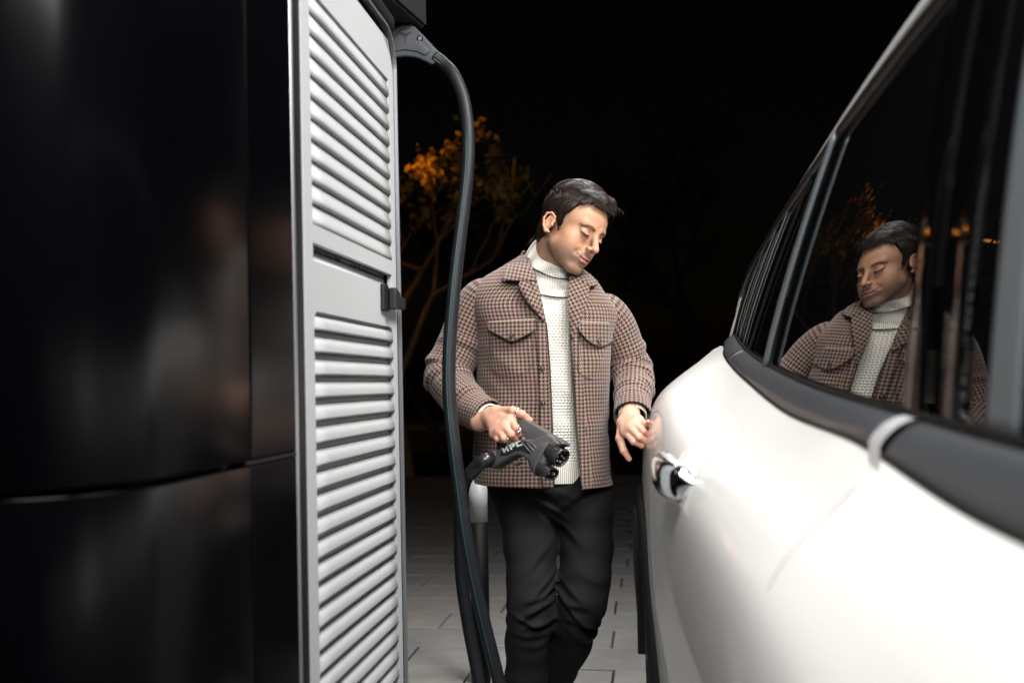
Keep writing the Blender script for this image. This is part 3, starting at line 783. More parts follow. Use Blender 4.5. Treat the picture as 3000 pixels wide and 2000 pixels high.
# wheels
def wheel(cs, cq, sgn=1):
    cx = C3(cs, cq, .355); rt = mesh('wheel', *(lambda P: (P[0], P[1]))(cyl(C3(cs, cq + .02 * sgn, .355), C3(cs, cq + .20 * sgn, .355), .10, 20)), M_clad, car)
    G = []
    for a in np.linspace(0, 2 * np.pi, 97)[:-1]:
        col = []
        for r_, w in ((.235, .012), (.242, .0), (.275, -.006), (.315, -.004), (.338, .008), (.352, .03), (.355, .06), (.355, .15), (.352, .19), (.338, .21), (.28, .222), (.24, .215)):
            tr = .004 if (r_ > .34 and int(a / (2 * np.pi / 96)) % 3 == 0) else 0
            col.append(C3(cs + (r_ - tr) * math.cos(a), cq + w * sgn, .355 + (r_ - tr) * math.sin(a)))
        G.append(col)
    G.append(G[0]); mesh('tyre', np.array(G).reshape(-1, 3), grid_faces(97, 12), M_tyre, rt)
    parts = []
    G = np.array([[C3(cs + r_ * math.cos(a), cq + w * sgn, .355 + r_ * math.sin(a)) for r_, w in ((.240, .006), (.236, .002), (.228, .004), (.222, .02), (.215, .12), (.21, .20))] for a in np.linspace(0, 2 * np.pi, 65)])
    parts.append((G.reshape(-1, 3), grid_faces(65, 6)))
    for k in range(10):
        a = 2 * np.pi * k / 10 + (.12 if k % 2 else -.12); 
        parts.append(tube(np.array([C3(cs + r_ * math.cos(a), cq + w * sgn, .355 + r_ * math.sin(a)) for r_, w in ((.04, .018), (.12, .020), (.19, .010), (.226, .008))]), [.022, .016, .013, .015], 8))
    parts.append(cyl(C3(cs, cq + .008 * sgn, .355), C3(cs, cq + .05 * sgn, .355), .05))
    V, Fq = join(parts); mesh('rim', V, Fq, M_rim, rt)
    V, Fq = cyl(C3(cs, cq + .10 * sgn, .355), C3(cs, cq + .125 * sgn, .355), .15, 32); mesh('brake_disc', V, Fq, M_rim, rt)
for cs in (WS, FWS):
    wheel(cs, .170); wheel(cs, 2 * CQ - .170, -1)
# small blistered rubber flap at the arch front (mud guard)
# simple tail end panel and nose panel
for s_, nm in ((SS[-1], 'tail_panel'), (SS[0], 'nose_panel')):
    j = SS.index(s_); left = [C3(s_, Q[i, j], Z[i, j]) for i in range(9)]; right = [mirror(np.array([p]))[0] for p in left][::-1]
    mesh(nm, np.array(left + right), [tuple(range(18))], M_paint, car, smooth=False)
# rear lamp & lower bumper just for side views
G = [[C3(3.3 + .05 * a, side_q(3.3 + .05 * a, zz) - .004, zz) for zz in np.linspace(.86, .98, 5)] for a in range(6)]
gmesh('tail_lamp', np.array(G), mat('tail_lamp_red', (.25, .01, .01), .15, coat=1), car)
# ================================================================== SIGNED DISTANCE TOOLS
def smin(a, b, k):
    h = np.clip(.5 + .5 * (b - a) / k, 0, 1); return b + (a - b) * h - k * h * (1 - h)
def ssub(a, b, k):          # a minus b
    return -smin(-a, b, k)
def s_ell(P, c, r):
    q = P - np.array(c, P.dtype); r = np.array(r, P.dtype)
    k0 = np.linalg.norm(q / r, axis=-1); k1 = np.linalg.norm(q / (r * r), axis=-1) + 1e-9
    return k0 * (k0 - 1) / k1
def s_cap(P, a, b, ra, rb=None):
    rb = ra if rb is None else rb; a = np.array(a, P.dtype); b = np.array(b, P.dtype); d = b - a
    t = np.clip(((P - a) @ d) / (d @ d), 0, 1)
    return np.linalg.norm(P - a - t[..., None] * d, axis=-1) - (ra + (rb - ra) * t)
def s_chain(P, pts, rad, k=.003):
    f = None
    for i in range(len(pts) - 1):
        g_ = s_cap(P, pts[i], pts[i + 1], rad[i], rad[i + 1]); f = g_ if f is None else smin(f, g_, k)
    return f
def surface_nets(fn, lo, hi, h):
    lo = np.array(lo, float); n = np.ceil((np.array(hi) - lo) / h).astype(int) + 1
    g = [lo[i] + h * np.arange(n[i]) for i in range(3)]
    P = np.stack(np.meshgrid(*g, indexing='ij'), -1).astype(np.float32)
    Fv = np.empty(n, np.float32)
    for i in range(0, n[0], 24): Fv[i:i + 24] = fn(P[i:i + 24])
    ins = Fv < 0; m = n - 1
    cs = [(a, b, c) for a in (0, 1) for b in (0, 1) for c in (0, 1)]
    sl = lambda A, c: A[c[0]:c[0] + m[0], c[1]:c[1] + m[1], c[2]:c[2] + m[2]]
    cnt = sum(sl(ins, c).astype(np.int8) for c in cs); act = (cnt > 0) & (cnt < 8)
    idx = -np.ones(m, np.int64); ii = np.argwhere(act); idx[act] = np.arange(len(ii))
    acc = np.zeros((len(ii), 3)); num = np.zeros(len(ii))
    for a in cs:
        for ax_ in range(3):
            if a[ax_]: continue
            b = list(a); b[ax_] = 1
            fa = Fv[tuple((ii + a).T)]; fb = Fv[tuple((ii + b).T)]; cr_ = (fa < 0) != (fb < 0)
            t = np.where(cr_, fa / np.where(cr_, fa - fb, 1), 0)
            pos = np.repeat(np.array(a, float)[None], len(ii), 0); pos[:, ax_] += t
            acc += pos * cr_[:, None]; num += cr_
    V = lo + h * (ii + acc / num[:, None])
    quads = []
    for ax_ in range(3):
        o1, o2 = [(1, 2), (2, 0), (0, 1)][ax_]
        A = ins; sA = [slice(None)] * 3; sB = [slice(None)] * 3; sA[ax_] = slice(0, -1); sB[ax_] = slice(1, None)
        x = A[tuple(sA)] != A[tuple(sB)]; e = np.argwhere(x); 
        ok = (e[:, o1] > 0) & (e[:, o2] > 0) & (e[:, o1] < n[o1] - 1) & (e[:, o2] < n[o2] - 1); e = e[ok]
        fl = A[tuple(e.T)]
        def c_(d1, d2):
            q = e.copy(); q[:, o1] -= d1; q[:, o2] -= d2; return idx[tuple(q.T)]
        q = np.stack([c_(1, 1), c_(0, 1), c_(0, 0), c_(1, 0)], 1)
        q[~fl] = q[~fl][:, ::-1]; quads.append(q)
    q = np.concatenate(quads); q = q[(q >= 0).all(1)]
    return V, q
def color_attr(o, cols, name='tint'):
    a = o.data.color_attributes.new(name, 'FLOAT_COLOR', 'POINT')
    c = np.ones((len(o.data.vertices), 4), np.float32); c[:, :3] = cols; a.data.foreach_set('color', c.ravel())

# ================================================================== MATERIALS OF THE MAN
def skin_mat():
    m = mat('skin', (0.5, .3, .22), .54, spec=.36, bump=(420, .22, .0008), sss=.10)
    nt = m.node_tree; b = nt.nodes['Principled BSDF']
    b.inputs['Subsurface Radius'].default_value = (.012, .005, .003); b.inputs['Subsurface Scale'].default_value = .6
    a = nt.nodes.new('ShaderNodeVertexColor'); a.layer_name = 'tint'
    tc = nt.nodes.new('ShaderNodeTexCoord'); n = nt.nodes.new('ShaderNodeTexNoise'); n.inputs['Scale'].default_value = 60; n.inputs['Detail'].default_value = 5
    nt.links.new(tc.outputs['Object'], n.inputs['Vector'])
    mr = nt.nodes.new('ShaderNodeMapRange'); mr.inputs[3].default_value = .86; mr.inputs[4].default_value = 1.12
    nt.links.new(n.outputs['Fac'], mr.inputs[0])
    mx = nt.nodes.new('ShaderNodeVectorMath'); mx.operation = 'SCALE'
    nt.links.new(a.outputs['Color'], mx.inputs[0]); nt.links.new(mr.outputs[0], mx.inputs['Scale'])
    nt.links.new(mx.outputs[0], b.inputs['Base Color'])
    return m
def mnode(nt, op, a, b=None, c=None):
    n = nt.nodes.new('ShaderNodeMath'); n.operation = op
    for i, v in enumerate((a, b, c)):
        if v is None: continue
        if isinstance(v, (int, float)): n.inputs[i].default_value = v
        else: nt.links.new(v, n.inputs[i])
    return n.outputs[0]
def houndstooth(name, P=.0110, gain=1.0):
    m = bpy.data.materials.new(name); m.use_nodes = True; nt = m.node_tree; b = nt.nodes['Principled BSDF']
    uv = nt.nodes.new('ShaderNodeUVMap'); sp = nt.nodes.new('ShaderNodeSeparateXYZ')
    tc = nt.nodes.new('ShaderNodeTexCoord'); nz = nt.nodes.new('ShaderNodeTexNoise'); nz.inputs['Scale'].default_value = 260; nz.inputs['Detail'].default_value = 3
    nt.links.new(tc.outputs['Object'], nz.inputs['Vector'])
    wob = nt.nodes.new('ShaderNodeVectorMath'); wob.operation = 'MULTIPLY_ADD'; wob.inputs[1].default_value = (.0016, .0016, 0)
    nt.links.new(nz.outputs['Color'], wob.inputs[0]); nt.links.new(uv.outputs[0], wob.inputs[2])
    nt.links.new(wob.outputs[0], sp.inputs[0])
    u = mnode(nt, 'ADD', mnode(nt, 'MULTIPLY', sp.outputs[0], 8 / P), 8000.0); v = mnode(nt, 'ADD', mnode(nt, 'MULTIPLY', sp.outputs[1], 8 / P), 8000.0)
    i, j = mnode(nt, 'FLOOR', u), mnode(nt, 'FLOOR', v)
    wd = mnode(nt, 'LESS_THAN', mnode(nt, 'MODULO', i, 8.0), 4.0); fd = mnode(nt, 'LESS_THAN', mnode(nt, 'MODULO', j, 8.0), 4.0)
    sel = mnode(nt, 'LESS_THAN', mnode(nt, 'MODULO', mnode(nt, 'ADD', i, j), 4.0), 2.0)
    dark = mnode(nt, 'ADD', mnode(nt, 'MULTIPLY', sel, wd), mnode(nt, 'MULTIPLY', mnode(nt, 'SUBTRACT', 1.0, sel), fd))
    mix = nt.nodes.new('ShaderNodeMix'); mix.data_type = 'RGBA'
    mix.inputs[6].default_value = (.245 * gain, .168 * gain, .135 * gain, 1); mix.inputs[7].default_value = (.013, .010, .009, 1)
    nt.links.new(dark, mix.inputs[0])
    # thin purple window-pane lines
    def line(co, per, w, off):
        return mnode(nt, 'LESS_THAN', mnode(nt, 'MODULO', mnode(nt, 'ADD', co, 50.0 + off), per), w)
    pl = mnode(nt, 'MAXIMUM', line(sp.outputs[1], .1024, .0034, .03), line(sp.outputs[0], .1024, .0022, .046))
    mix2 = nt.nodes.new('ShaderNodeMix'); mix2.data_type = 'RGBA'; mix2.inputs[7].default_value = (.17, .04, .13, 1)
    nt.links.new(mnode(nt, 'MULTIPLY', pl, .5), mix2.inputs[0]); nt.links.new(mix.outputs[2], mix2.inputs[6])
    n2 = nt.nodes.new('ShaderNodeTexNoise'); n2.inputs['Scale'].default_value = 900; nt.links.new(tc.outputs['Object'], n2.inputs['Vector'])
    mr = nt.nodes.new('ShaderNodeMapRange'); mr.inputs[3].default_value = .72; mr.inputs[4].default_value = 1.25; nt.links.new(n2.outputs['Fac'], mr.inputs[0])
    sc = nt.nodes.new('ShaderNodeVectorMath'); sc.operation = 'SCALE'; nt.links.new(mix2.outputs[2], sc.inputs[0]); nt.links.new(mr.outputs[0], sc.inputs['Scale'])
    nt.links.new(sc.outputs[0], b.inputs['Base Color'])
    b.inputs['Roughness'].default_value = .92; b.inputs['Specular IOR Level'].default_value = .15
    b.inputs['Sheen Weight'].default_value = .18; b.inputs['Sheen Roughness'].default_value = .5
    bp = nt.nodes.new('ShaderNodeBump'); bp.inputs['Strength'].default_value = .6; bp.inputs['Distance'].default_value = .0012
    nt.links.new(n2.outputs['Fac'], bp.inputs['Height']); nt.links.new(bp.outputs['Normal'], b.inputs['Normal'])
    return m
def knit(name, P=.0105, Pv=.0082, rib=False):
    m = bpy.data.materials.new(name); m.use_nodes = True; nt = m.node_tree; b = nt.nodes['Principled BSDF']
    uv = nt.nodes.new('ShaderNodeUVMap'); sp = nt.nodes.new('ShaderNodeSeparateXYZ'); nt.links.new(uv.outputs[0], sp.inputs[0])
    if rib:
        h = mnode(nt, 'ABSOLUTE', mnode(nt, 'SINE', mnode(nt, 'MULTIPLY', sp.outputs[0], math.pi / .0062)))
    else:
        row = mnode(nt, 'FLOOR', mnode(nt, 'DIVIDE', mnode(nt, 'ADD', sp.outputs[1], 10.0), Pv))
        sh = mnode(nt, 'MULTIPLY', mnode(nt, 'MODULO', row, 2.0), P / 2)
        sl = mnode(nt, 'MULTIPLY', mnode(nt, 'MODULO', mnode(nt, 'ADD', sp.outputs[1], 10.0), Pv), mnode(nt, 'SUBTRACT', mnode(nt, 'MULTIPLY', mnode(nt, 'MODULO', row, 2.0), 1.6), .8))
        hu = mnode(nt, 'ABSOLUTE', mnode(nt, 'SINE', mnode(nt, 'MULTIPLY', mnode(nt, 'ADD', mnode(nt, 'ADD', sp.outputs[0], sh), sl), math.pi / P)))
        hv = mnode(nt, 'ABSOLUTE', mnode(nt, 'SINE', mnode(nt, 'MULTIPLY', mnode(nt, 'ADD', sp.outputs[1], 10.0), math.pi / Pv)))
        h = mnode(nt, 'POWER', mnode(nt, 'MULTIPLY', hu, hv), .6)
    mix = nt.nodes.new('ShaderNodeMix'); mix.data_type = 'RGBA'
    mix.inputs[6].default_value = (.34, .33, .29, 1) if not rib else (.42, .39, .33, 1); mix.inputs[7].default_value = (.80, .775, .70, 1)  # shade between stitches put into the colour: pits darker than the yarn
    nt.links.new(h, mix.inputs[0]); nt.links.new(mix.outputs[2], b.inputs['Base Color'])
    b.inputs['Roughness'].default_value = .85; b.inputs['Specular IOR Level'].default_value = .2; b.inputs['Sheen Weight'].default_value = .2
    bp = nt.nodes.new('ShaderNodeBump'); bp.inputs['Strength'].default_value = .8; bp.inputs['Distance'].default_value = .0035
    nt.links.new(h, bp.inputs['Height']); nt.links.new(bp.outputs['Normal'], b.inputs['Normal'])
    return m
M_skin = skin_mat()
M_hound = houndstooth('houndstooth_wool')
M_under = mat('jacket_under_collar', (.03, .024, .022), .9)
M_knit = knit('cream_basket_knit'); M_rib = knit('cream_rib_knit', rib=True)
M_jean = mat('black_denim', (0.0048, 0.0048, 0.0056), 0.80, spec=.22, bump=(700, .5, .0008), var=(9, .5))
M_hair = mat('dark_brown_hair', (0.017, 0.0105, 0.008), 0.36, spec=.38)
M_hairc = mat('hair_underlayer', (0.010, 0.006, 0.005), 0.7, spec=.25)
M_brow = mat('eyebrow_hair', (0.135, 0.08, 0.052), 0.8, spec=.1)
M_button = mat('dark_button', (.02, .018, .022), .25, coat=.6)
M_silver = mat('silver_ring', (.8, .8, .82), .18, metal=1)
M_shoe = mat('black_leather_shoe', (.015, .014, .014), .4, coat=.3)
M_tooth = mat('teeth', (.78, .74, .66), .25)

BASE = W(1580, 1500, 2.9); man = root('person', (BASE[0], BASE[1], 0), 'man in houndstooth jacket, cream turtleneck and black jeans looking down, holding the plug', 'person')

# ================================================================== HEAD
HS = 1.045
xh = np.array((.62, .745, -.25)); xh /= np.linalg.norm(xh)
fw = np.array((.675, -.60, -.36)); fw -= xh * (fw @ xh); fw /= np.linalg.norm(fw)
zh = np.cross(xh, -fw); zh /= np.linalg.norm(zh)
HR = np.stack([xh, -fw, zh], 1)            # local (x left, y back, z up) -> world
HC = W(1667, 681, 2.88)
def H2W(P): return (np.asarray(P) * HS) @ HR.T + HC
def W2H(P): return ((np.asarray(P) - HC) @ HR) / HS
neck_base = W2H(W(1606, 835, 2.94))
def head_sdf(P, detail=True):
    A = P.copy(); A[..., 0] = np.abs(A[..., 0])
    d = s_ell(A, (0, .004, .048), (.0745, .092, .082))
    d = smin(d, s_ell(A, (0, -.038, .042), (.063, .057, .056)), .02)
    d = smin(d, s_ell(A, (0, -.028, -.016), (.0535, .060, .072)), .022)
    d = smin(d, s_ell(A, (.039, -.052, -.016), (.022, .024, .022)), .020)
    d = smin(d, s_cap(A, (.0445, -.010, -.050), (.018, -.066, -.086), .0145, .0155), .03)
    d = smin(d, s_ell(A, (0, -.076, -.0885), (.019, .0155, .015)), .016)
    d = smin(d, s_cap(A, (.012, -.090, .029), (.042, -.078, .031), .0075, .007), .014)
    d = ssub(d, s_ell(A, (.031, -.108, .014), (.019, .020, .014)), .012)
    d = smin(d, s_ell(A, (.034, -.046, -.044), (.024, .030, .032)), .022)
    eye = s_ell(A, (.0315, -.0768, .0125), (.0155, .0128, .0108)); d = smin(d, eye, .003)
    # upper lid volume and lower lid edge
    d = smin(d, s_cap(A, (.020, -.0885, .0070), (.0315, -.0918, .0058), .0020, .0022), .004)
    d = smin(d, s_cap(A, (.0315, -.0918, .0058), (.044, -.0845, .0080), .0022, .0018), .004)
    d = ssub(d, s_cap(A, (.019, -.0925, .021), (.042, -.089, .022), .0016), .004)
    # nose
    d = smin(d, s_cap(A, (0, -.091, .022), (0, -.110, -.015), .0080, .0092), .010)
    d = smin(d, s_ell(A, (0, -.1150, -.0225), (.0096, .0095, .0086)), .006)
    d = smin(d, s_ell(A, (.0122, -.1005, -.0262), (.0068, .0095, .0072)), .005)
    d = ssub(d, s_ell(A, (.0060, -.1065, -.0335), (.0034, .0055, .0038)), .003)
    # mouth region
    d = smin(d, s_ell(A, (0, -.078, -.051), (.031, .0175, .022)), .018)
    d = smin(d, s_chain(A, [(0, -.0965, -.0525), (.010, -.0948, -.0527), (.0300, -.0800, -.0500)], [.0040, .0037, .0019]), .004)
    d = smin(d, s_chain(A, [(0, -.0945, -.0635), (.010, -.0932, -.0628), (.0290, -.0800, -.0520)], [.0050, .0047, .0021]), .004)
    d = ssub(d, s_chain(A, [(0, -.1005, -.0575), (.010, -.0985, -.0573), (.0285, -.0838, -.0508)], [.0026, .0023, .0007]), .0015)
    d = ssub(d, s_cap(A, (.020, -.096, -.032), (.033, -.082, -.047), .0010), .014)      # smile fold
    d = ssub(d, s_ell(A, (0, -.098, -.0745), (.016, .008, .005)), .008)
    d = ssub(d, s_cap(A, (0, -.1065, -.040), (0, -.1060, -.050), .0012), .004)
    # ears
    A = (A - np.array((.080, .008, -.002), A.dtype)) / A.dtype.type(.86) + np.array((.0795, .018, -.001), A.dtype)
    e = s_ell(A, (.0790, .020, -.002), (.0065, .0165, .0265))
    e = ssub(e, s_ell(A, (.0870, .016, .001), (.0060, .0095, .0155)), .004)
    hel = [(.0765, .002, .004), (.0795, .006, .021), (.0845, .020, .029), (.0890, .034, .022), (.0900, .038, .004), (.0860, .031, -.016), (.0805, .018, -.030), (.0765, .008, -.030)]
    e = smin(e, s_chain(A, hel, [.0030, .0034, .0036, .0036, .0036, .0038, .0062, .0045]), .003)
    e = smin(e, s_chain(A, [(.0835, .022, .014), (.0855, .028, .000), (.0825, .023, -.014)], [.0022, .0026, .0024]), .003)
    e = smin(e, s_ell(A, (.0785, .0035, -.006), (.0045, .004, .006)), .003)
    d = smin(d, e * P.dtype.type(.86), .004)
    # neck, adams apple, muscle
    nb = tuple(neck_base)
    d = smin(d, s_cap(P, (0, .032, -.040), nb, .0505, .060), .018)
    return d
V, q = surface_nets(head_sdf, (-.13, -.15, -.30), (.13, .16, .145), .0021)
Vh = V.copy()
col = np.tile(np.array((.415, .222, .136)), (len(V), 1))
def blend(mask, c, a): 
    global col
    m = np.clip(mask * a, 0, 1)[:, None]; col = col * (1 - m) + np.array(c) * m
X, Y, Zc = V[:, 0], V[:, 1], V[:, 2]; AX = np.abs(X)
gs = lambda cx, cy, cz, r: np.exp(-((AX - cx) ** 2 + (Y - cy) ** 2 + (Zc - cz) ** 2) / (2 * r * r))
blend(gs(.040, -.070, -.018, .018), (.52, .25, .165), .55)           # cheeks
blend(gs(0, -.122, -.022, .010), (.52, .24, .17), .6)                # nose tip
blend(gs(.088, .03, .0, .014), (.56, .22, .15), .75)
blend(np.clip((.0 - Zc - .028) / .025, 0, 1) * np.clip((-Y + .055) / .04, 0, 1) * (Zc > -.135), (.13, .088, .062), .62)    # stubble on the jaw
blend(np.exp(-((Zc + .0425) / .0055) ** 2) * (AX < .026) * (Y < -.085), (.17, .11, .08), .5)                             # moustache shade
blend(np.clip((.075 - AX), 0, 1) * 0, (0, 0, 0), 0)
st = np.clip((snoise(V * 1.0, 900, 2, 3) + .2), 0, 1) * np.clip((-.04 - Zc) / .02, 0, 1) * np.clip((-Y + .05) / .03, 0, 1) * (Zc > -.13); blend(st, (.10, .07, .05), .35)
lipu = np.clip(1 - (s_chain(np.abs(V) * np.array((1, 0, 0)) + V * np.array((0, 1, 1)), [(0, -.0965, -.0527), (.010, -.0948, -.0529), (.0295, -.0805, -.0502)], [.0038, .0035, .0015])) / .0010, 0, 1)
lipl = np.clip(1 - (s_chain(np.abs(V) * np.array((1, 0, 0)) + V * np.array((0, 1, 1)), [(0, -.0945, -.0638), (.010, -.0932, -.0630), (.0285, -.0805, -.0524)], [.0048, .0045, .0018])) / .0010, 0, 1)
blend(np.maximum(lipu, lipl), (.47, .165, .155), .9)
slit = np.clip(1 - (s_chain(np.abs(V) * np.array((1, 0, 0)) + V * np.array((0, 1, 1)), [(0, -.0980, -.0575), (.010, -.0962, -.0573), (.0295, -.0815, -.0508)], [.0022, .0020, .0012])) / .0008, 0, 1)
blend(slit, (.10, .03, .03), .9)
blend(gs(.0060, -.1065, -.0335, .0035), (.12, .045, .035), .85)      # nostrils
blend(np.exp(-((Zc - .0215) / .0022) ** 2) * np.exp(-((AX - .031) / .011) ** 2) * (Y < -.075), (.30, .15, .10), .7)    # lid crease, its shade put into the tint
blend(gs(.024, -.09, .004, .007), (.30, .15, .10), .5)
blend(gs(.031, -.088, .013, .011), (.33, .165, .108), .55)  # lids and under-eye toned down, shade put into the tint
blend(gs(.031, -.084, -.004, .009), (.34, .17, .11), .4)
# moles
for m_ in ((-.030, -.080, .070), (-.060, -.052, .012), (-.044, -.066, -.012)):
    dd = ((V - np.array(m_)) ** 2).sum(1); i0 = dd.argmin(); dd = ((V - V[i0]) ** 2).sum(1); blend(np.exp(-dd / (2 * .0013 ** 2)), (.14, .07, .045), .8)
head_part = (H2W(V), q, col)

# ================================================================== HANDS (world space, joints seen in the photograph)
def hand(joints, rad, palm, extra, lo_pad=.03, h=.0016, tint=(.50, .27, .19)):
    allp = np.concatenate([np.array(j) for j in joints] + [np.array(palm[0])])
    def f(P):
        d = None
        for a, b, ra, rb in palm[1]:
            g_ = s_cap(P, palm[0][a], palm[0][b], ra, rb); d = g_ if d is None else smin(d, g_, .013)
        for j, r_ in zip(joints, rad):
            g_ = s_chain(P, j, r_, .0035)
            for kk in range(1, len(j) - 1): g_ = smin(g_, s_ell(P, j[kk], (r_[kk] * 1.04,) * 3), .002)
            d = smin(d, g_, .0042)
        for e_ in extra: d = e_(P, d)
        return d
    V, q = surface_nets(f, allp.min(0) - lo_pad, allp.max(0) + lo_pad, h)
    c = np.tile(np.array(tint), (len(V), 1))
    for j in joints:
        for kk in range(1, len(j)):
            dd = ((V - np.array(j[kk])) ** 2).sum(1); m = np.exp(-dd / (2 * .010 ** 2))[:, None] * .45
            c = c * (1 - m) + np.array((.56, .22, .15)) * m
        dd = ((V - np.array(j[-1])) ** 2).sum(1); m = np.exp(-dd / (2 * .009 ** 2))[:, None] * .35; c = c * (1 - m) + np.array((.60, .26, .19)) * m
    return V, q, c
# right hand closing on the plug grip
wr = W(1404, 1236, 2.70); wr2 = W(1440, 1222, 2.675)
mcp = [W(1497, 1231, 2.595), W(1481, 1250, 2.585), W(1464, 1264, 2.59), W(1448, 1271, 2.605)]
cmc = W(1456, 1207, 2.655)
RJ = [
    [mcp[0], W(1511, 1252, 2.565), W(1521, 1271, 2.585), W(1521, 1281, 2.615)],
    [mcp[1], W(1497, 1272, 2.560), W(1509, 1284, 2.585), W(1512, 1287, 2.615)],
    [mcp[2], W(1476, 1283, 2.566), W(1490, 1290, 2.588), W(1496, 1289, 2.615)],
    [mcp[3], W(1457, 1284, 2.585), W(1470, 1289, 2.600), W(1480, 1288, 2.620)],
    [cmc, W(1502, 1203, 2.600), W(1529, 1213, 2.585), W(1552, 1230, 2.590)],
]
RRD = [[.0108, .0094, .0082, .0070], [.0110, .0095, .0082, .0071], [.0104, .0090, .0078, .0068], [.0095, .0082, .0072, .0062], [.0158, .0118, .0102, .0078]]
pts = [wr, wr2] + mcp + [cmc, W(1478, 1228, 2.625), W(1456, 1252, 2.635)]
palm = (pts, [(0, 1, .026, .025), (1, 2, .020, .0125), (1, 3, .021, .0125), (1, 4, .021, .012), (1, 5, .020, .011), (1, 6, .021, .017), (6, 2, .015, .012), (2, 3, .0115, .0115), (3, 4, .0115, .011), (4, 5, .011, .0105), (7, 8, .018, .018)])
tend = [lambda P, d, a=a: smin(d, s_cap(P, wr2 + (0, -.0165, .0), a + np.array((0, -.0045, 0)), .0028, .0042), .006) for a in mcp[:3]]
nailr = lambda P, d: ssub(d, s_ell(P, W(1547, 1224, 2.578), (.0062, .0035, .0050)), .002)
rh = hand(RJ, RRD, palm, tend + [nailr])
# left hand hanging relaxed at the car's flank
lw = W(1850, 1188, 2.80); lw2 = W(1846, 1218, 2.765)
lm = [W(1833, 1264, 2.705), W(1847, 1252, 2.695), W(1860, 1241, 2.698), W(1871, 1229, 2.710)]
LJ = [
    [lm[0], W(1856, 1293, 2.672), W(1880, 1304, 2.676), W(1894, 1303, 2.690)],
    [lm[1], W(1873, 1281, 2.664), W(1893, 1294, 2.672), W(1900, 1293, 2.688)],
    [lm[2], W(1884, 1263, 2.668), W(1900, 1275, 2.676), W(1906, 1276, 2.690)],
    [lm[3], W(1893, 1244, 2.680), W(1902, 1241, 2.668), W(1899, 1235, 2.660)],
    [W(1826, 1240, 2.745), W(1815, 1284, 2.715), W(1827, 1320, 2.705), W(1843, 1344, 2.702)],
]
LRD = [[.0112, .0094, .0084, .0074], [.0114, .0096, .0085, .0075], [.0108, .0091, .0081, .0071], [.0098, .0084, .0074, .0065], [.0160, .0112, .0098, .0076]]
pts = [lw, lw2] + lm + [W(1826, 1240, 2.745), W(1848, 1245, 2.735), W(1860, 1240, 2.735)]
palm = (pts, [(0, 1, .026, .025), (1, 2, .020, .0125), (1, 3, .020, .0125), (1, 4, .020, .012), (1, 5, .019, .011), (1, 6, .021, .018), (6, 2, .015, .012), (2, 3, .0115, .0115), (3, 4, .0115, .011), (4, 5, .011, .0105), (7, 8, .018, .018)])
tend = [lambda P, d, a=a: smin(d, s_cap(P, lw2 + (0, -.016, -.012), a + np.array((0, -.0045, 0)), .0026, .0040), .006) for a in lm[:3]]
lh = hand(LJ, LRD, palm, tend, tint=(.52, .30, .22))

# ================================================================== BODY UNDER THE CLOTHES
shR, elR = W(1402, 885, 2.94), W(1300, 1090, 2.93)
shL, elL = W(1768, 925, 2.96), W(1862, 1092, 2.99)
hipR, knR, anR = W(1545, 1440, 2.92), W(1552, 1775, 2.84), W(1535, 2200, 2.98)
hipL, knL, anL = W(1690, 1440, 2.95), W(1706, 1765, 2.86), W(1612, 2110, 3.18)
def body_sdf(P):
    d = s_ell(P, W(1594, 1010, 2.94), (.150, .085, .22))
    d = smin(d, s_ell(P, W(1600, 1310, 2.95), (.120, .075, .17)), .08)
    d = smin(d, s_cap(P, shR + (.02, 0, -.02), shL, .040), .05)
    d = smin(d, s_cap(P, W(1604, 880, 2.95), W(1606, 800, 2.94), .075, .055), .04)
    for a, b, c in ((shR, elR, wr), (shL, elL, lw)):
        d = smin(d, s_chain(P, [a, b, c], [.044, .034, .024], .02), .03)
    for a, b, c in ((hipR, knR, anR), (hipL, knL, anL)):
        d = smin(d, s_chain(P, [a, b, c], [.040, .022, .020], .03), .03)
    for a in (anR, anL):
        d = smin(d, s_cap(P, (a[0], a[1], .075), (a[0] + .02, a[1] - .13, .045), .032, .03), .03)
    return d
Vb, qb = surface_nets(body_sdf, (-.35, 2.45, 0), (.55, 3.35, 1.55), .012)
cb_ = np.tile(np.array((.47, .29, .2)), (len(Vb), 1))
VV = []; QQ = []; CC = []; n0 = 0
for v, q_, c_ in (head_part, rh, lh, (Vb, qb, cb_)):
    VV.append(v); QQ.append(q_ + n0); CC.append(c_); n0 += len(v)
body = mesh('body', np.concatenate(VV), np.concatenate(QQ), M_skin, man)
color_attr(body, np.concatenate(CC))

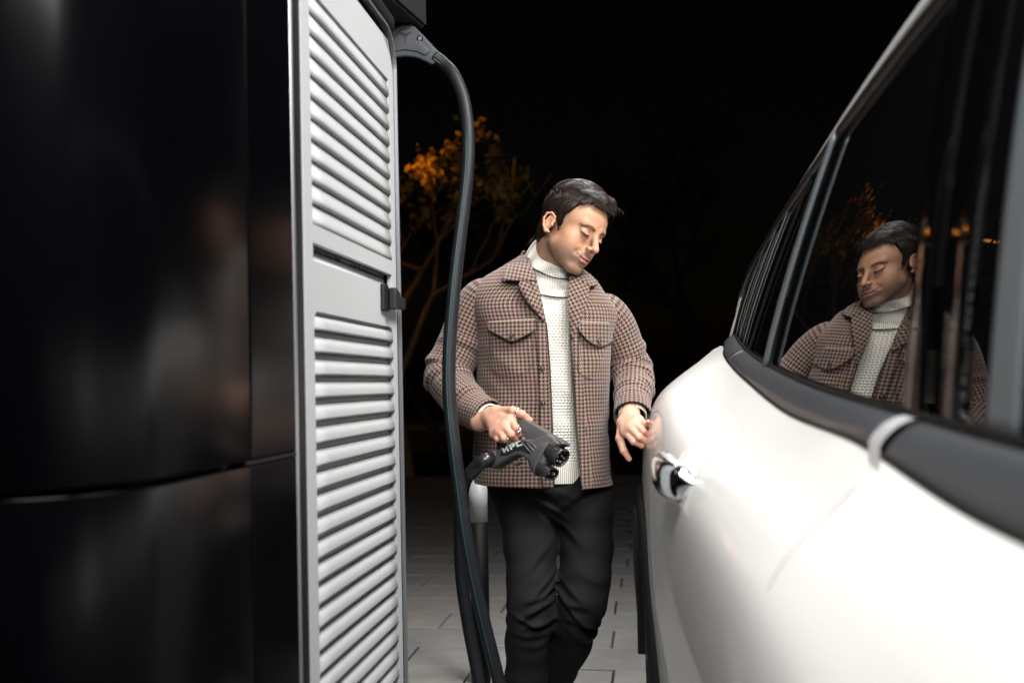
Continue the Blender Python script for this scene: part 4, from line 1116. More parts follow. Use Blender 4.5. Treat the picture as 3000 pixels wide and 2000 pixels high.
# teeth, lashes, brows, eyes
def hpatch(name, pts, rad, m_, seg=8):
    P = H2W(np.array(pts)); P = cr(P, 20); rad = cr(np.array(rad)[:, None], 20)[:, 0] * HS
    V, Fq = tube(P, rad, seg); return mesh(name, V, Fq, m_, man)
hpatch('teeth', [(-.013, -.0895, -.0562), (-.007, -.0915, -.0566), (0, -.0928, -.0568), (.007, -.0915, -.0566), (.013, -.0895, -.0562)], [.0010, .0020, .0022, .0020, .0010], M_tooth)
for sx in (-1, 1):
    hpatch('eyelash', [(sx * .0190, -.0898, .0055), (sx * .026, -.0935, .0038), (sx * .0330, -.0945, .0034), (sx * .0405, -.0900, .0044), (sx * .0475, -.0835, .0075)], [.0006, .0012, .0015, .0014, .0008], M_hair, 6)
    # eyebrow as short hairs
    Pb = cr(np.array([(sx * .0125, -.0975, .0235), (sx * .022, -.0965, .0265), (sx * .033, -.0905, .0285), (sx * .043, -.0810, .0275), (sx * .049, -.0740, .0250)]), 60)
    parts = []
    for i in range(0, 60):
        for r_ in range(5):
            p = Pb[i] + rng.normal(0, .0012, 3) * (1, .3, 1) * (1.35 - i / 60); 
            # drop on the surface
            for _ in range(3):
                dd = float(head_sdf(p[None, :].astype(np.float32))[0]); e = .0005
                gr = np.array([float(head_sdf((p + np.eye(3)[k] * e)[None].astype(np.float32))[0]) - dd for k in range(3)]); gr /= (np.linalg.norm(gr) + 1e-9)
                p = p - gr * dd
            tdir = np.array((sx * .8, .35, .25 if i < 35 else -.3)); tdir -= gr * (tdir @ gr); tdir /= np.linalg.norm(tdir)
            parts.append(tube(H2W(np.array([p + gr * .0002, p + tdir * .003 + gr * .0009, p + tdir * .0058 + gr * .0008])), [.00028, .00026, .0001], 3, cap=False))
    V, Fq = join(parts); mesh('eyebrow', V, Fq, M_brow, man)

# ================================================================== HAIR
def Hline(y):       # lowest z of hair for a given front-back position
    return np.interp(y, [-.10, -.082, -.070, -.055, -.045, -.036, -.027, -.021, -.016, -.010, -.008, .018, .026, .032, .060, .10],
                     [.098, .094, .088, .078, .058, .040, .030, -.005, -.020, -.026, .026, .030, .018, -.038, -.062, -.070])
def hair_sdf(P):
    A = P.copy(); A[..., 0] = np.abs(A[..., 0])
    z = P[..., 2]; th = np.interp(z, [-.07, .0, .05, .11], [.003, .005, .0095, .016]).astype(P.dtype)
    d = smin(s_ell(A, (0, .004, .048), (.0745, .092, .082)), s_ell(A, (0, -.038, .042), (.063, .057, .056)), .02)
    d = smin(d, s_ell(A, (0, .036, -.02), (.058, .048, .055)), .02) - th
    quiff = s_chain(P, [(-.045, -.058, .098), (-.015, -.076, .108), (.018, -.078, .107), (.044, -.062, .094)], [.012, .0140, .0140, .011], .01)
    d = smin(d, quiff, .014)
    n = snoise(P.astype(np.float64) * np.array((1.0, .45, 1.2)), 110, 2, 1) * .0014 + .0018; d = d + n.astype(P.dtype)
    cut = (Hline(P[..., 1]) - P[..., 2] + snoise(P.astype(np.float64), 260, 1, 2) * .0025).astype(P.dtype)
    return np.maximum(d, cut * .9)
V, q = surface_nets(hair_sdf, (-.11, -.13, -.09), (.11, .15, .16), .0028)
hair = mesh('hair', H2W(V), q, M_hairc, man)
# locks
def grad(fn, P, e=.0015):
    P = P.astype(np.float32); d0 = fn(P)
    g_ = np.stack([fn(P + np.eye(3, dtype=np.float32)[k] * e) - d0 for k in range(3)], 1); g_ /= np.linalg.norm(g_, axis=1)[:, None] + 1e-9
    return d0, g_
def base_sdf(P):
    A = P.copy(); A[..., 0] = np.abs(A[..., 0])
    th = np.interp(P[..., 2], [-.07, .0, .05, .11], [.003, .005, .0095, .016]).astype(P.dtype)
    d = smin(s_ell(A, (0, .004, .048), (.0745, .092, .082)), s_ell(A, (0, -.038, .042), (.063, .057, .056)), .02)
    d = smin(d, s_ell(A, (0, .036, -.02), (.058, .048, .055)), .02) - th
    return smin(d, s_chain(P, [(-.045, -.058, .098), (-.015, -.076, .108), (.018, -.078, .107), (.044, -.062, .094)], [.012, .0140, .0140, .011], .01), .014)
g = np.random.default_rng(12)
sel = V[V[:, 2] > Hline(V[:, 1]) + .004]
NL = 9500
ncl = 420
cl = sel[g.integers(0, len(sel), ncl)]; cph = g.uniform(0, 6.28, ncl); cfr = g.uniform(.25, .60, ncl); cbend = g.normal(0, .35, ncl); cup = g.uniform(-.25, .9, ncl)
idx = g.integers(0, ncl, NL)
p = cl[idx] + g.normal(0, .0038, (NL, 3)); d0, gr = grad(base_sdf, p); p = p - gr * (d0[:, None] - .0)
steps = 15; L = np.where(p[:, 2] > .07, .0044, .0032) * g.uniform(.7, 1.25, NL)
path = [p + gr * .0002]
for s in range(steps):
    d0, gr = grad(base_sdf, p)
    top = np.clip((p[:, 2] - .055) / .045, 0, 1)[:, None]
    fdir = np.stack([np.full(NL, .38), np.full(NL, -.85), np.full(NL, .10)], 1)                  # combed over the top towards the forehead
    sdir = np.stack([np.zeros(NL), np.full(NL, .55), np.full(NL, -.62)], 1)                       # sides swept back and down
    back = np.clip((p[:, 1] - .05) / .04, 0, 1)[:, None]
    dr = fdir * top + sdir * (1 - top); dr = dr * (1 - back * (1 - top)) + np.array((0, .1, -1.0)) * back * (1 - top)
    lat = np.cross(gr, dr); lat /= np.linalg.norm(lat, axis=1)[:, None] + 1e-9
    wv = np.sin(cfr[idx] * s + cph[idx]) * .62 * (top[:, 0] * .8 + .35) + cbend[idx] * .6
    dr = dr + lat * wv[:, None]; dr -= gr * (dr * gr).sum(1)[:, None]; dr /= np.linalg.norm(dr, axis=1)[:, None] + 1e-9
    p = p + dr * L[:, None]; d0, gr = grad(base_sdf, p)
    lift = (.0010 + .0050 * np.sin(np.pi * (s + 1) / (steps + 1)) * (.35 + .65 * top[:, 0]) * cup[idx])
    p = p - gr * (d0 - 0)[:, None]
    path.append(p + gr * np.maximum(lift, .0002)[:, None])
path = np.stack(path, 1)                                  # (NL, steps+1, 3)
# front locks break free over the forehead
lim = Hline(path[..., 1]) - .012
ok = (path[..., 2] > lim); upto = np.where(ok.all(1), steps + 1, np.argmin(ok, 1))
parts = []
for i in range(NL):
    k = max(4, int(upto[i])) if upto[i] >= 4 else 0
    if k == 0: continue
    P = H2W(path[i, :k]); r_ = g.uniform(.0004, .00080)
    rad = r_ * np.array([1, 1.15, 1.2] + [1.2] * (k - 4) + [.25])[:k] if k >= 4 else None
    Gd = tube_grid(P, rad, 4); parts.append((Gd.reshape(-1, 3), grid_faces(k, 4, True)))
# a few loose tips at the front quiff
for i in range(26):
    a = np.array((g.uniform(-.02, .050), -.078 + g.normal(0, .005), .110 + g.normal(0, .006))); dr = np.array((.35 + g.normal(0, .15), -.85, -.25 + g.normal(0, .25)))
    P = [a]; 
    for s in range(6): dr = dr + np.array((g.normal(0, .12), .06, -.13)); dr /= np.linalg.norm(dr); P.append(P[-1] + dr * .0055)
    Gd = tube_grid(H2W(np.array(P)), np.linspace(.0011, .0002, 7), 4); parts.append((Gd.reshape(-1, 3), grid_faces(7, 4, True)))
# nape curls
for i in range(22):
    a = np.array((g.uniform(-.04, .03), .082 + g.normal(0, .003), -.050 + g.uniform(-.015, .02))); dr = np.array((g.normal(-.2, .2), .05, -.95)); P = [a]
    for s in range(6): dr = dr + np.array((g.normal(0, .15), .07, .10)); dr /= np.linalg.norm(dr); P.append(P[-1] + dr * .0042)
    Gd = tube_grid(H2W(np.array(P)), np.linspace(.0012, .0002, 7), 4); parts.append((Gd.reshape(-1, 3), grid_faces(7, 4, True)))
VL = np.concatenate([a for a, _ in parts]); n0 = 0; FL = []
for a, f in parts: FL.append(f + n0); n0 += len(a)
mesh('hair_locks', VL, np.concatenate(FL), M_hair, hair)
# ================================================================== CLOTHES
TC = 2.95            # depth of the torso axis
# rings: left px, right px, yL, yR, depth radius, axis depth
RINGS = [(1399, 1793, 1412, 1416, .158, 2.95), (1391, 1791, 1372, 1375, .160, 2.95), (1388, 1786, 1320, 1320, .160, 2.95), (1392, 1780, 1240, 1240, .158, 2.95),
         (1397, 1779, 1150, 1152, .156, 2.945), (1399, 1783, 1065, 1070, .155, 2.945), (1393, 1791, 985, 996, .150, 2.945), (1378, 1806, 925, 944, .142, 2.945),
         (1372, 1810, 885, 912, .130, 2.95), (1380, 1800, 852, 886, .115, 2.95), (1406, 1778, 820, 857, .100, 2.955), (1448, 1756, 793, 826, .088, 2.96),
         (1492, 1716, 768, 800, .078, 2.965), (1530, 1688, 748, 776, .068, 2.97)]
RG = np.array(RINGS, float)
NE = 2.35
def ring_param(t):
    return cr(RG, ts=np.atleast_1d(t))
def torso_pt(t, phi, out=0.0, scale=1.0):
    """t ring index (float), phi angle: 0 = image right, pi/2 = back, pi = image left, 3pi/2 = front"""
    r = ring_param(t)[0]
    cL, cR = W(r[0], r[2], r[5]), W(r[1], r[3], r[5])
    c = (cL + cR) / 2; hx = (cR - cL) / 2 * scale
    c_, s_ = np.cos(phi), np.sin(phi)
    ex = np.sign(c_) * np.abs(c_) ** (2 / NE); ey = np.sign(s_) * np.abs(s_) ** (2 / NE)
    return c + hx * ex + np.array((0, 1., 0)) * ey * (r[4] * scale + out) + hx / np.linalg.norm(hx) * ex * out
def front_D(x, y):
    """depth of the jacket front at a pixel of the photograph"""
    ts_ = np.linspace(0, len(RG) - 1, 120); r = ring_param(ts_)
    k = np.clip((x - r[:, 0]) / (r[:, 1] - r[:, 0]), 0, 1); yy = r[:, 2] + (r[:, 3] - r[:, 2]) * k
    # front is nearer so it appears slightly lower/higher; good enough within the cloth thickness
    i = np.argmin(np.abs(yy - y)); e = np.clip(abs(2 * k[i] - 1), 0, .995)
    return r[i, 5] - r[i, 4] * (1 - e ** NE) ** (1 / NE)
def front_at(x, y, out=0.0):
    D = front_D(x, y)
    D = front_D(1594 + (x - 1594) * D / 2.95, 1120 + (y - 1120) * D / 2.95)
    return W(x, y, D - out)
# opening edges (px) of the jacket by image row
OPL = lambda y: np.interp(y, [700, 800, 860, 900, 1000, 1100, 1200, 1300, 1440], [1545, 1566, 1584, 1592, 1606, 1612, 1615, 1619, 1623])
OPR = lambda y: np.interp(y, [700, 800, 860, 900, 1000, 1100, 1200, 1300, 1440], [1690, 1672, 1666, 1667, 1671, 1676, 1684, 1693, 1706])
def phi_for(t, xpx):
    ph = np.linspace(np.pi * 1.02, np.pi * 1.98, 160); xs = np.array([PX(torso_pt(t, p))[0] for p in ph])
    return np.interp(xpx, xs, ph)
NT, NP = 150, 260
ts_t = np.linspace(0, len(RG) - 1, NT)
tk = np.linspace(0, len(RG) - 1, 40); pa, pb_ = [], []
for t in tk:
    yf = PX(torso_pt(t, 1.5 * np.pi))[1]; pa.append(phi_for(t, OPR(yf))); pb_.append(phi_for(t, OPL(yf)))
pa, pb_ = np.array(pa), np.array(pb_)
def folds(P, amp, seed, zamp=1.0):
    """soft cloth folds: stretched noise"""
    Q_ = P * np.array((1.0, 1.0, .55)); n1 = snoise(Q_, 17, 2, seed)
    Q2 = np.stack([P[..., 0] * .8 + P[..., 2] * .6, P[..., 1], P[..., 2] * .9 - P[..., 0] * .5], -1); n2 = snoise(Q2, 34, 2, seed + 1)
    return amp * (n1 + .45 * n2)
G = np.zeros((NT, NP, 3))
for i, t in enumerate(ts_t):
    p0 = np.interp(t, tk, pa); p1 = np.interp(t, tk, pb_)                 # p0 > p1 : front right edge ... go round the back
    phis = np.linspace(p0, p1 + 2 * np.pi, NP)
    r = ring_param(t)[0]; cL, cR = W(r[0], r[2], r[5]), W(r[1], r[3], r[5]); c = (cL + cR) / 2; hx = (cR - cL) / 2
    c_, s_ = np.cos(phis), np.sin(phis)
    ex = np.sign(c_) * np.abs(c_) ** (2 / NE); ey = np.sign(s_) * np.abs(s_) ** (2 / NE)
    G[i] = c + ex[:, None] * hx + ey[:, None] * np.array((0, r[4], 0))
cen = G.mean(1, keepdims=True); nrm = G - cen; nrm[..., 2] = 0; nrm /= np.linalg.norm(nrm, axis=2, keepdims=True)
fz = folds(G, .0055, 4) 
# drag lines from the arm pits and pull at the pockets
def ridge(P, a, b, w, h):
    a, b = np.array(a), np.array(b); d = b - a; t = np.clip(((P - a) @ d) / (d @ d), 0, 1); q = P - a - t[..., None] * d
    return h * np.exp(-(q ** 2).sum(-1) / (2 * w * w)) * np.sin(np.pi * np.clip(t, .02, .98)) ** .5
for a, b, w_, h_ in (((1420, 1010), (1520, 1090), .012, .006), ((1410, 1050), (1500, 1160), .011, -.005), ((1770, 1010), (1720, 1110), .012, .005), ((1420, 1150), (1600, 1200), .014, -.005),
                     ((1400, 1270), (1560, 1240), .015, .006), ((1780, 1200), (1700, 1280), .014, .006), ((1775, 1260), (1710, 1360), .012, -.005), ((1450, 1340), (1600, 1310), .014, .005), ((1500, 860), (1460, 920), .015, .004)):
    fz = fz + ridge(G, front_at(*a), front_at(*b), w_, h_)
hemk = np.clip((1.0 - ts_t) / 1.0, 0, 1)[:, None] * .006
G = G + nrm * (fz + hemk)[..., None]
uvj = grid_uv(G); uvj[:, 1] = G.reshape(-1, 3)[:, 2] + .0; 
jacket = gmesh('jacket', G, M_hound, man, uv=uvj, solid=.0045, off=-1)
Gj = G
def jsurf(x, y, out=0.0):
    """nearest front point of the real jacket mesh to a pixel, pushed towards the camera"""
    return front_at(x, y, out + .004)
# stitched hem: a slightly raised band
def on_front(poly, name, out, m_, parent, n=24, mrows=14, bulge=.0, solid=.003, uvscale=1.0):
    """poly = (top polyline, bottom polyline) in px; lies on the front of the jacket"""
    a = cr(np.array(poly[0], float), n); b = cr(np.array(poly[1], float), n)
    Gp = np.zeros((mrows, n, 3))
    for i, k in enumerate(np.linspace(0, 1, mrows)):
        for j in range(n):
            x, y = a[j] * (1 - k) + b[j] * k
            o_ = out if not callable(out) else out(k, j / (n - 1))
            Gp[i, j] = jsurf(x, y, o_ + bulge * math.sin(math.pi * k) * math.sin(math.pi * j / (n - 1)))
    Gp = Gp[::-1]
    uv = np.stack([Gp[..., 0], Gp[..., 2]], -1).reshape(-1, 2) * uvscale + np.array((.0031, .0012))
    return gmesh(name, Gp, m_, parent, uv=uv, solid=solid, off=0)
M_stitch = mat('stitch_shadow', (.03, .022, .02), .9)
def seam(pts, name='seam', r_=.0012, out=.0055, m_=None):
    P = cr(np.array([jsurf(x, y, out) for x, y in pts]), 40); V, Fq = tube(P, r_, 6); return mesh(name, V, Fq, m_ or M_stitch, jacket)
M_pipe = mat('lining_piping', (.42, .36, .31), .6)
# pockets: flap + bag outline
on_front(([(1431, 945), (1500, 941), (1568, 937)], [(1430, 964), (1460, 981), (1498, 1000), (1536, 984), (1570, 965)]), 'pocket_flap', lambda k, j: .0085 + .004 * k, M_hound, jacket, n=40)
on_front(([(1692, 944), (1740, 946), (1783, 948)], [(1698, 970), (1726, 1000), (1757, 1016), (1778, 1010), (1796, 1001)]), 'pocket_flap', lambda k, j: .0085 + .004 * k, M_hound, jacket, n=40)
seam([(1430, 943), (1500, 938), (1569, 934)], 'flap_piping', .0012, .011, M_pipe); seam([(1692, 941), (1740, 943), (1784, 945)], 'flap_piping', .0012, .011, M_pipe)
seam([(1430, 964), (1460, 981), (1498, 1000)], 'flap_edge', .0014, .0150); seam([(1498, 1000), (1536, 984), (1570, 965)], 'flap_edge', .0014, .0150)
seam([(1698, 970), (1726, 1000), (1757, 1016)], 'flap_edge', .0014, .0150); seam([(1757, 1016), (1778, 1010), (1796, 1001)], 'flap_edge', .0014, .0150)
seam([(1436, 985), (1440, 1040), (1446, 1085), (1500, 1103), (1552, 1083), (1562, 1030), (1564, 975)], 'pocket_seam', .0010)
seam([(1697, 975), (1694, 1040), (1696, 1090), (1745, 1115), (1778, 1112)], 'pocket_seam', .0010)
# plackets
on_front(([(1573, 940), (1585, 940), (1599, 940)], [(1590, 1428), (1606, 1429), (1622, 1430)]), 'placket', lambda k, j: .0022, M_hound, jacket, n=10, mrows=80, solid=.004)
on_front(([(1671, 945), (1681, 945), (1692, 946)], [(1704, 1434), (1718, 1433), (1734, 1430)]), 'placket', lambda k, j: .0022, M_hound, jacket, n=10, mrows=80, solid=.004)
seam([(1600, 945), (1607, 1020), (1613, 1120), (1617, 1220), (1621, 1320), (1624, 1425)], 'front_edge', .0022, .004, M_under)
seam([(1670, 945), (1673, 1020), (1678, 1120), (1686, 1220), (1695, 1320), (1705, 1430)], 'front_edge', .0022, .004, M_under)

# buttons
def button(x, y, out=.013, r_=.0072):
    p = jsurf(x, y, out); a = np.array((0.03, -1, .05)); a /= np.linalg.norm(a)
    V1, F1 = cyl(p, p + a * .0022, r_, 24, r_ * .93); rim = tube(np.array([p + a * .0022 + r_ * .78 * (math.cos(t) * np.array((1, 0, 0)) + math.sin(t) * np.array((0, 0, 1))) for t in np.linspace(0, 2 * np.pi, 25)]), .0009, 6, cap=False)
    V, Fq = join([(V1, F1), rim]); b = mesh('button', V, Fq, M_button, jacket); 
    return b
for x, y, o_ in ((1499, 981, .0165), (1756, 999, .0165), (1589, 1079, .0065), (1591, 1181, .0065), (1597, 1285, .0065), (1604, 1372, .0065)): button(x, y, o_)

# collar and lapels
def free_patch(name, rows_, m_, parent=None, n=26, mm=18, solid=.004, rot=0.0, wob=0.0):
    """rows_: list of polylines [(x,y,out)] over the chest, out = distance in front of the jacket"""
    Gc = np.array([[jsurf(x, y, o_) for x, y, o_ in r] for r in rows_]); Gd = np.transpose(cr(np.transpose(cr(Gc, mm), (1, 0, 2)), n), (1, 0, 2))
    X_, Z_ = Gd[..., 0], Gd[..., 2]; uv = np.stack([X_ * math.cos(rot) + Z_ * math.sin(rot), -X_ * math.sin(rot) + Z_ * math.cos(rot)], -1).reshape(-1, 2)
    return gmesh(name, Gd, m_, parent or jacket, uv=uv, solid=solid, off=0)
# image-left lapel: notch (1533,818) - tip (1519,838) - roll down to (1592,928)
free_patch('lapel', [[(1545, 790, .022), (1556, 840, .030), (1580, 896, .024), (1597, 945, .008)],
                     [(1538, 806, .028), (1540, 848, .036), (1563, 898, .028), (1594, 940, .010)],
                     [(1531, 820, .026), (1521, 838, .030), (1549, 890, .024), (1589, 932, .008)]][::-1], M_hound, rot=-.45)
free_patch('collar', [[(1553, 738, -.012), (1556, 775, .010), (1566, 808, .026), (1574, 822, .030)],
                      [(1530, 746, -.018), (1520, 780, .014), (1524, 808, .030), (1540, 822, .034)],
                      [(1500, 765, -.016), (1484, 786, .014), (1474, 808, .026), (1469, 821, .026)]][::-1], M_hound, rot=-.25)
# fill between lapel inner edge and the neck
free_patch('lapel', [[(1552, 770, .010), (1566, 800, .018), (1576, 850, .022), (1590, 900, .016), (1599, 940, .006)],
                     [(1545, 790, .022), (1556, 830, .030), (1568, 868, .027), (1583, 905, .018), (1597, 943, .008)]][::-1], M_hound, rot=-.45, mm=6)
# image-right lapel and collar
free_patch('lapel', [[(1668, 800, .020), (1664, 860, .028), (1666, 920, .022), (1672, 990, .008)],
                     [(1700, 815, .030), (1694, 866, .036), (1684, 925, .028), (1676, 990, .010)],
                     [(1727, 834, .022), (1722, 872, .026), (1700, 935, .020), (1681, 990, .008)]], M_hound, rot=.42)
free_patch('collar', [[(1672, 800, .022), (1680, 792, .008), (1682, 782, -.016)],
                      [(1702, 822, .034), (1712, 812, .020), (1714, 794, -.012)],
                      [(1726, 838, .030), (1742, 836, .018), (1752, 826, .000)]], M_hound, rot=.35)
# collar stand round the back of the neck
Gc = []
for y_off, rr_ in ((4, .96), (-14, .98), (-22, 1.03), (-12, 1.11), (10, 1.17)):
    col = []
    for a in np.linspace(-.35, math.pi + .35, 40):
        cx_, cy_ = 1612, 780 + y_off
        p = W(cx_, cy_, 2.965); k = .5 + .5 * math.cos(a)
        q_ = p + np.array((math.cos(a) * .078 * rr_, math.sin(a) * .070 * rr_, -.028 * (2 * k - 1) * .8)); col.append(q_)
    Gc.append(col)
Gc = cr(np.array(Gc), 22); gmesh('collar_back', Gc, M_hound, jacket, solid=.004, off=0)

# ------------------------------------------------------------------ sleeves
def sleeve(name, pts, rads, seed, elbow_t, upref, squash=1.0, amp=.004, wr_amp=.006):
    P = WA(pts); n = 150; P = cr(P, n); r_ = cr(np.array(rads, float)[:, None], n)[:, 0]
    Gs = tube_grid(P, r_, 96, ref=upref, squash=squash)
    cen = P[:, None]; nr = Gs - cen; nr /= np.linalg.norm(nr, axis=2, keepdims=True)
    s = np.linspace(0, 1, n)[:, None]; ang_ = np.linspace(0, 2 * np.pi, 96, endpoint=False)[None]
    f = folds(Gs, amp, seed)
    for k, (c0, ph_, w_) in enumerate(((elbow_t - .12, .3, .020), (elbow_t - .055, 1.2, .018), (elbow_t, .1, .018), (elbow_t + .055, .9, .016), (elbow_t + .12, 2.2, .02), (elbow_t + .2, .5, .02), (elbow_t - .22, 2.5, .022))):
        c_ = c0 + .028 * np.sin(ang_ + ph_ * 2 + seed); f = f + wr_amp * (.5 + .5 * np.sin(ang_ + ph_ + seed * .7)) * (np.exp(-((s - c_) / w_) ** 2) - .6 * np.exp(-((s - c_ - w_ * 1.5) / w_) ** 2))
    f = f * np.clip((1 - s) / .06, .15, 1)
    Gs = Gs + nr * f[..., None]
    L = np.concatenate([[0], np.cumsum(np.linalg.norm(np.diff(P, axis=0), axis=1))])
    Gs = np.concatenate([Gs, Gs[:, :1]], 1); n_, m_ = Gs.shape[:2]
    uv = np.stack([np.repeat((np.linspace(0, 1, m_) * 2 * np.pi * r_.mean() )[None], n_, 0), np.repeat(-L[:, None], m_, 1)], -1).reshape(-1, 2)
    o = mesh(name, Gs.reshape(-1, 3), grid_faces(n_, m_)[:, ::-1], M_hound, jacket, uv=uv, solid=.004, off=-1)
    return P, r_, Gs
PR, rR, GR = sleeve('sleeve', [(1448, 868, 2.955), (1412, 885, 2.95), (1376, 945, 2.945), (1345, 1015, 2.94), (1314, 1078, 2.925), (1311, 1112, 2.90), (1347, 1158, 2.83), (1394, 1200, 2.76), (1428, 1219, 2.715)],
                    [.050, .064, .067, .0645, .064, .062, .0575, .0505, .0455], 2, .60, (-1, 0, .3))
PL, rL, GL = sleeve('sleeve', [(1750, 902, 2.96), (1776, 920, 2.96), (1802, 956, 2.97), (1827, 1010, 2.98), (1846, 1066, 2.985), (1856, 1110, 2.955), (1857, 1150, 2.89), (1853, 1186, 2.83), (1853, 1214, 2.795)],
                    [.044, .053, .0555, .0545, .0545, .0550, .0535, .0495, .0470], 8, .62, (1, 0, .3))
def cuff(name, P, r_, k0, m_, extra, L_, parent, n=14, rib=0, flare=0.0, uvrot=True, solid=.0035):
    T, N, B = frames(P); c = P[-1] + T[-1] * k0; t = T[-1]; a0 = np.cross(t, (0, 1, 0)); a0 /= np.linalg.norm(a0); b0 = np.cross(t, a0)
    Gd = []
    for i, k in enumerate(np.linspace(0, 1, n)):
        col = []
        for a in np.linspace(0, 2 * np.pi, 121 if not rib else 241):
            rr = r_ + extra + flare * k + (rib * abs(math.sin(a * 22)) if rib else 0)
            col.append(c + t * (L_ * k) + rr * (math.cos(a) * a0 + math.sin(a) * b0))
        Gd.append(col)
    Gd = np.array(Gd); n_, m_2 = Gd.shape[:2]
    a = np.linspace(0, 2 * np.pi * r_, m_2); l = np.linspace(0, L_, n_)
    uv = (np.stack([np.repeat(l[:, None], m_2, 1), np.repeat(a[None], n_, 0)], -1) if uvrot else np.stack([np.repeat(a[None], n_, 0), np.repeat(l[:, None], m_2, 1)], -1)).reshape(-1, 2)
    return gmesh(name, Gd, m_, parent, uv=uv, solid=solid, off=-1)
cuff('cuff', PR, rR[-1], -.050, M_hound, .0035, .056, jacket, flare=-.001)
cuff('cuff', PL, rL[-1], -.048, M_hound, .0040, .056, jacket, flare=.003)

# ------------------------------------------------------------------ sweater
Gs = np.zeros((130, 160, 3))
for i, t in enumerate(np.linspace(1.25, 12.2, 130)):
    r = ring_param(t)[0]; cL, cR = W(r[0], r[2], r[5]), W(r[1], r[3], r[5]); c = (cL + cR) / 2; hx = (cR - cL) / 2 * .80
    phis = np.linspace(-.5 * np.pi, 1.5 * np.pi, 160) + np.pi; c_, s_ = np.cos(phis), np.sin(phis)
    ex = np.sign(c_) * np.abs(c_) ** (2 / 2.2); ey = np.sign(s_) * np.abs(s_) ** (2 / 2.2)
    Gs[i] = c + ex[:, None] * hx + ey[:, None] * np.array((0, r[4] - .020, 0))
nr = Gs - Gs.mean(1, keepdims=True); nr[..., 2] = 0; nr /= np.linalg.norm(nr, axis=2, keepdims=True)
Gs = Gs + nr * (folds(Gs, .0035, 9) + ridge(Gs, W(1615, 1230, 2.82), W(1690, 1262, 2.82), .016, .007) + ridge(Gs, W(1610, 1130, 2.82), W(1690, 1150, 2.82), .014, .005))[..., None]
uv = grid_uv(Gs); sweater = gmesh('sweater', Gs, M_knit, man, uv=uv)
# ribbed hem
Gh = Gs[:10].copy(); Gh2 = []
for k in np.linspace(0, 1, 8):
    base_ = Gs[4] + nr[4] * .004; Gh2.append(base_ + np.array((0, 0, -.060 * k)) - nr[4] * .010 * k)
gmesh('ribbed_hem', np.array(Gh2), M_rib, sweater)
# turtleneck: lower tube, folded-over roll
def neck_ring(cx, cy, D, rx, ry, tilt_x, tilt_y, n, ribs=0, ramp=0.0, ph=0):
    a = np.linspace(0, 2 * np.pi, n); c = W(cx, cy, D); m = 1 + ramp * np.abs(np.sin(a * ribs / 2 + ph)) if ribs else 1
    X_ = np.cos(a) * rx * m; Y_ = np.sin(a) * ry * m
    return c + np.stack([X_, Y_, X_ * tilt_x + Y_ * tilt_y], -1)
NR = 421
# (cx,cy,D,rx,ry,tiltx,tilty): tiltx>0 raises image right, tilty<0 raises the front
prof = [(1618, 838, 2.93, .092, .088, -.14, .42), (1615, 822, 2.932, .077, .078, -.20, .44), (1612, 800, 2.935, .0665, .070, -.28, .44), (1611, 785, 2.935, .0625, .066, -.33, .44), (1612, 772, 2.935, .060, .063, -.36, .42)]
Gn = cr(np.array([neck_ring(*p, n=NR, ribs=88, ramp=.022) for p in prof]), 40); gmesh('neck_ribbing', Gn, M_rib, sweater)
roll = [(1637, 752, 2.935, .0440, .050, -.95, .13), (1635, 745, 2.935, .0465, .053, -.94, .13), (1631, 743, 2.935, .0505, .057, -.88, .15), (1622, 750, 2.935, .0575, .063, -.72, .24), (1611, 767, 2.932, .0640, .069, -.50, .38),
        (1609, 776, 2.93, .0670, .0715, -.36, .47), (1610, 781, 2.93, .0665, .071, -.34, .49), (1612, 780, 2.93, .0615, .065, -.34, .48)]
Gn = cr(np.array([neck_ring(*p, n=NR, ribs=84, ramp=.030) for p in roll]), 64)
Gn = Gn + (snoise(Gn, 40, 2, 6) * .0016)[..., None] * np.array((0, -1, 0)); gmesh('turtleneck_roll', Gn, M_rib, sweater)
# sweater cuffs peeking out
cuff('sweater_cuff', PR, .0355, -.03, M_rib, 0, .040, sweater, rib=.0016, solid=.002)
cuff('sweater_cuff', PL, .0385, -.03, M_rib, 0, .042, sweater, rib=.0016, solid=.002)

# ------------------------------------------------------------------ trousers
def px_chain(lst): return [W(x, y, D) for x, y, D, r_ in lst], [r_ * D / F for x, y, D, r_ in lst]
LR_, rr1 = px_chain([(1552, 1395, 2.93, 94), (1549, 1500, 2.92, 82), (1554, 1600, 2.90, 75), (1556, 1700, 2.87, 69), (1556, 1765, 2.85, 66), (1552, 1815, 2.86, 64), (1544, 1880, 2.88, 61), (1539, 1980, 2.91, 58), (1535, 2090, 2.95, 54), (1532, 2190, 2.98, 56)])
LL_, rr2 = px_chain([(1704, 1395, 2.95, 88), (1716, 1500, 2.93, 78), (1717, 1600, 2.91, 76), (1714, 1700, 2.87, 73), (1706, 1765, 2.85, 71), (1688, 1815, 2.88, 65), (1668, 1875, 2.95, 59), (1640, 1955, 3.04, 55), (1618, 2040, 3.13, 52), (1604, 2105, 3.20, 52)])
kR, kL = LR_[4], LL_[4]
FOLDS = [[(.055, .35, .010, .0065, .03), (.030, .55, .009, .0085, .035), (.002, .20, .010, .0100, .02), (-.024, -.15, .009, .0100, -.01), (-.048, .30, .009, .0085, .02), (-.070, -.30, .010, .0065, -.02), (-.100, .20, .013, .0050, .0), (.13, .5, .014, .0040, .02)],
         [(.045, .30, .011, .0070, -.02), (.012, .55, .010, .0090, -.03), (-.020, .75, .010, .0095, -.02), (-.045, .35, .009, .0080, .01), (-.085, .6, .012, .0060, .0), (.10, .2, .014, .0045, .03), (.19, .5, .016, .0040, -.03)]]
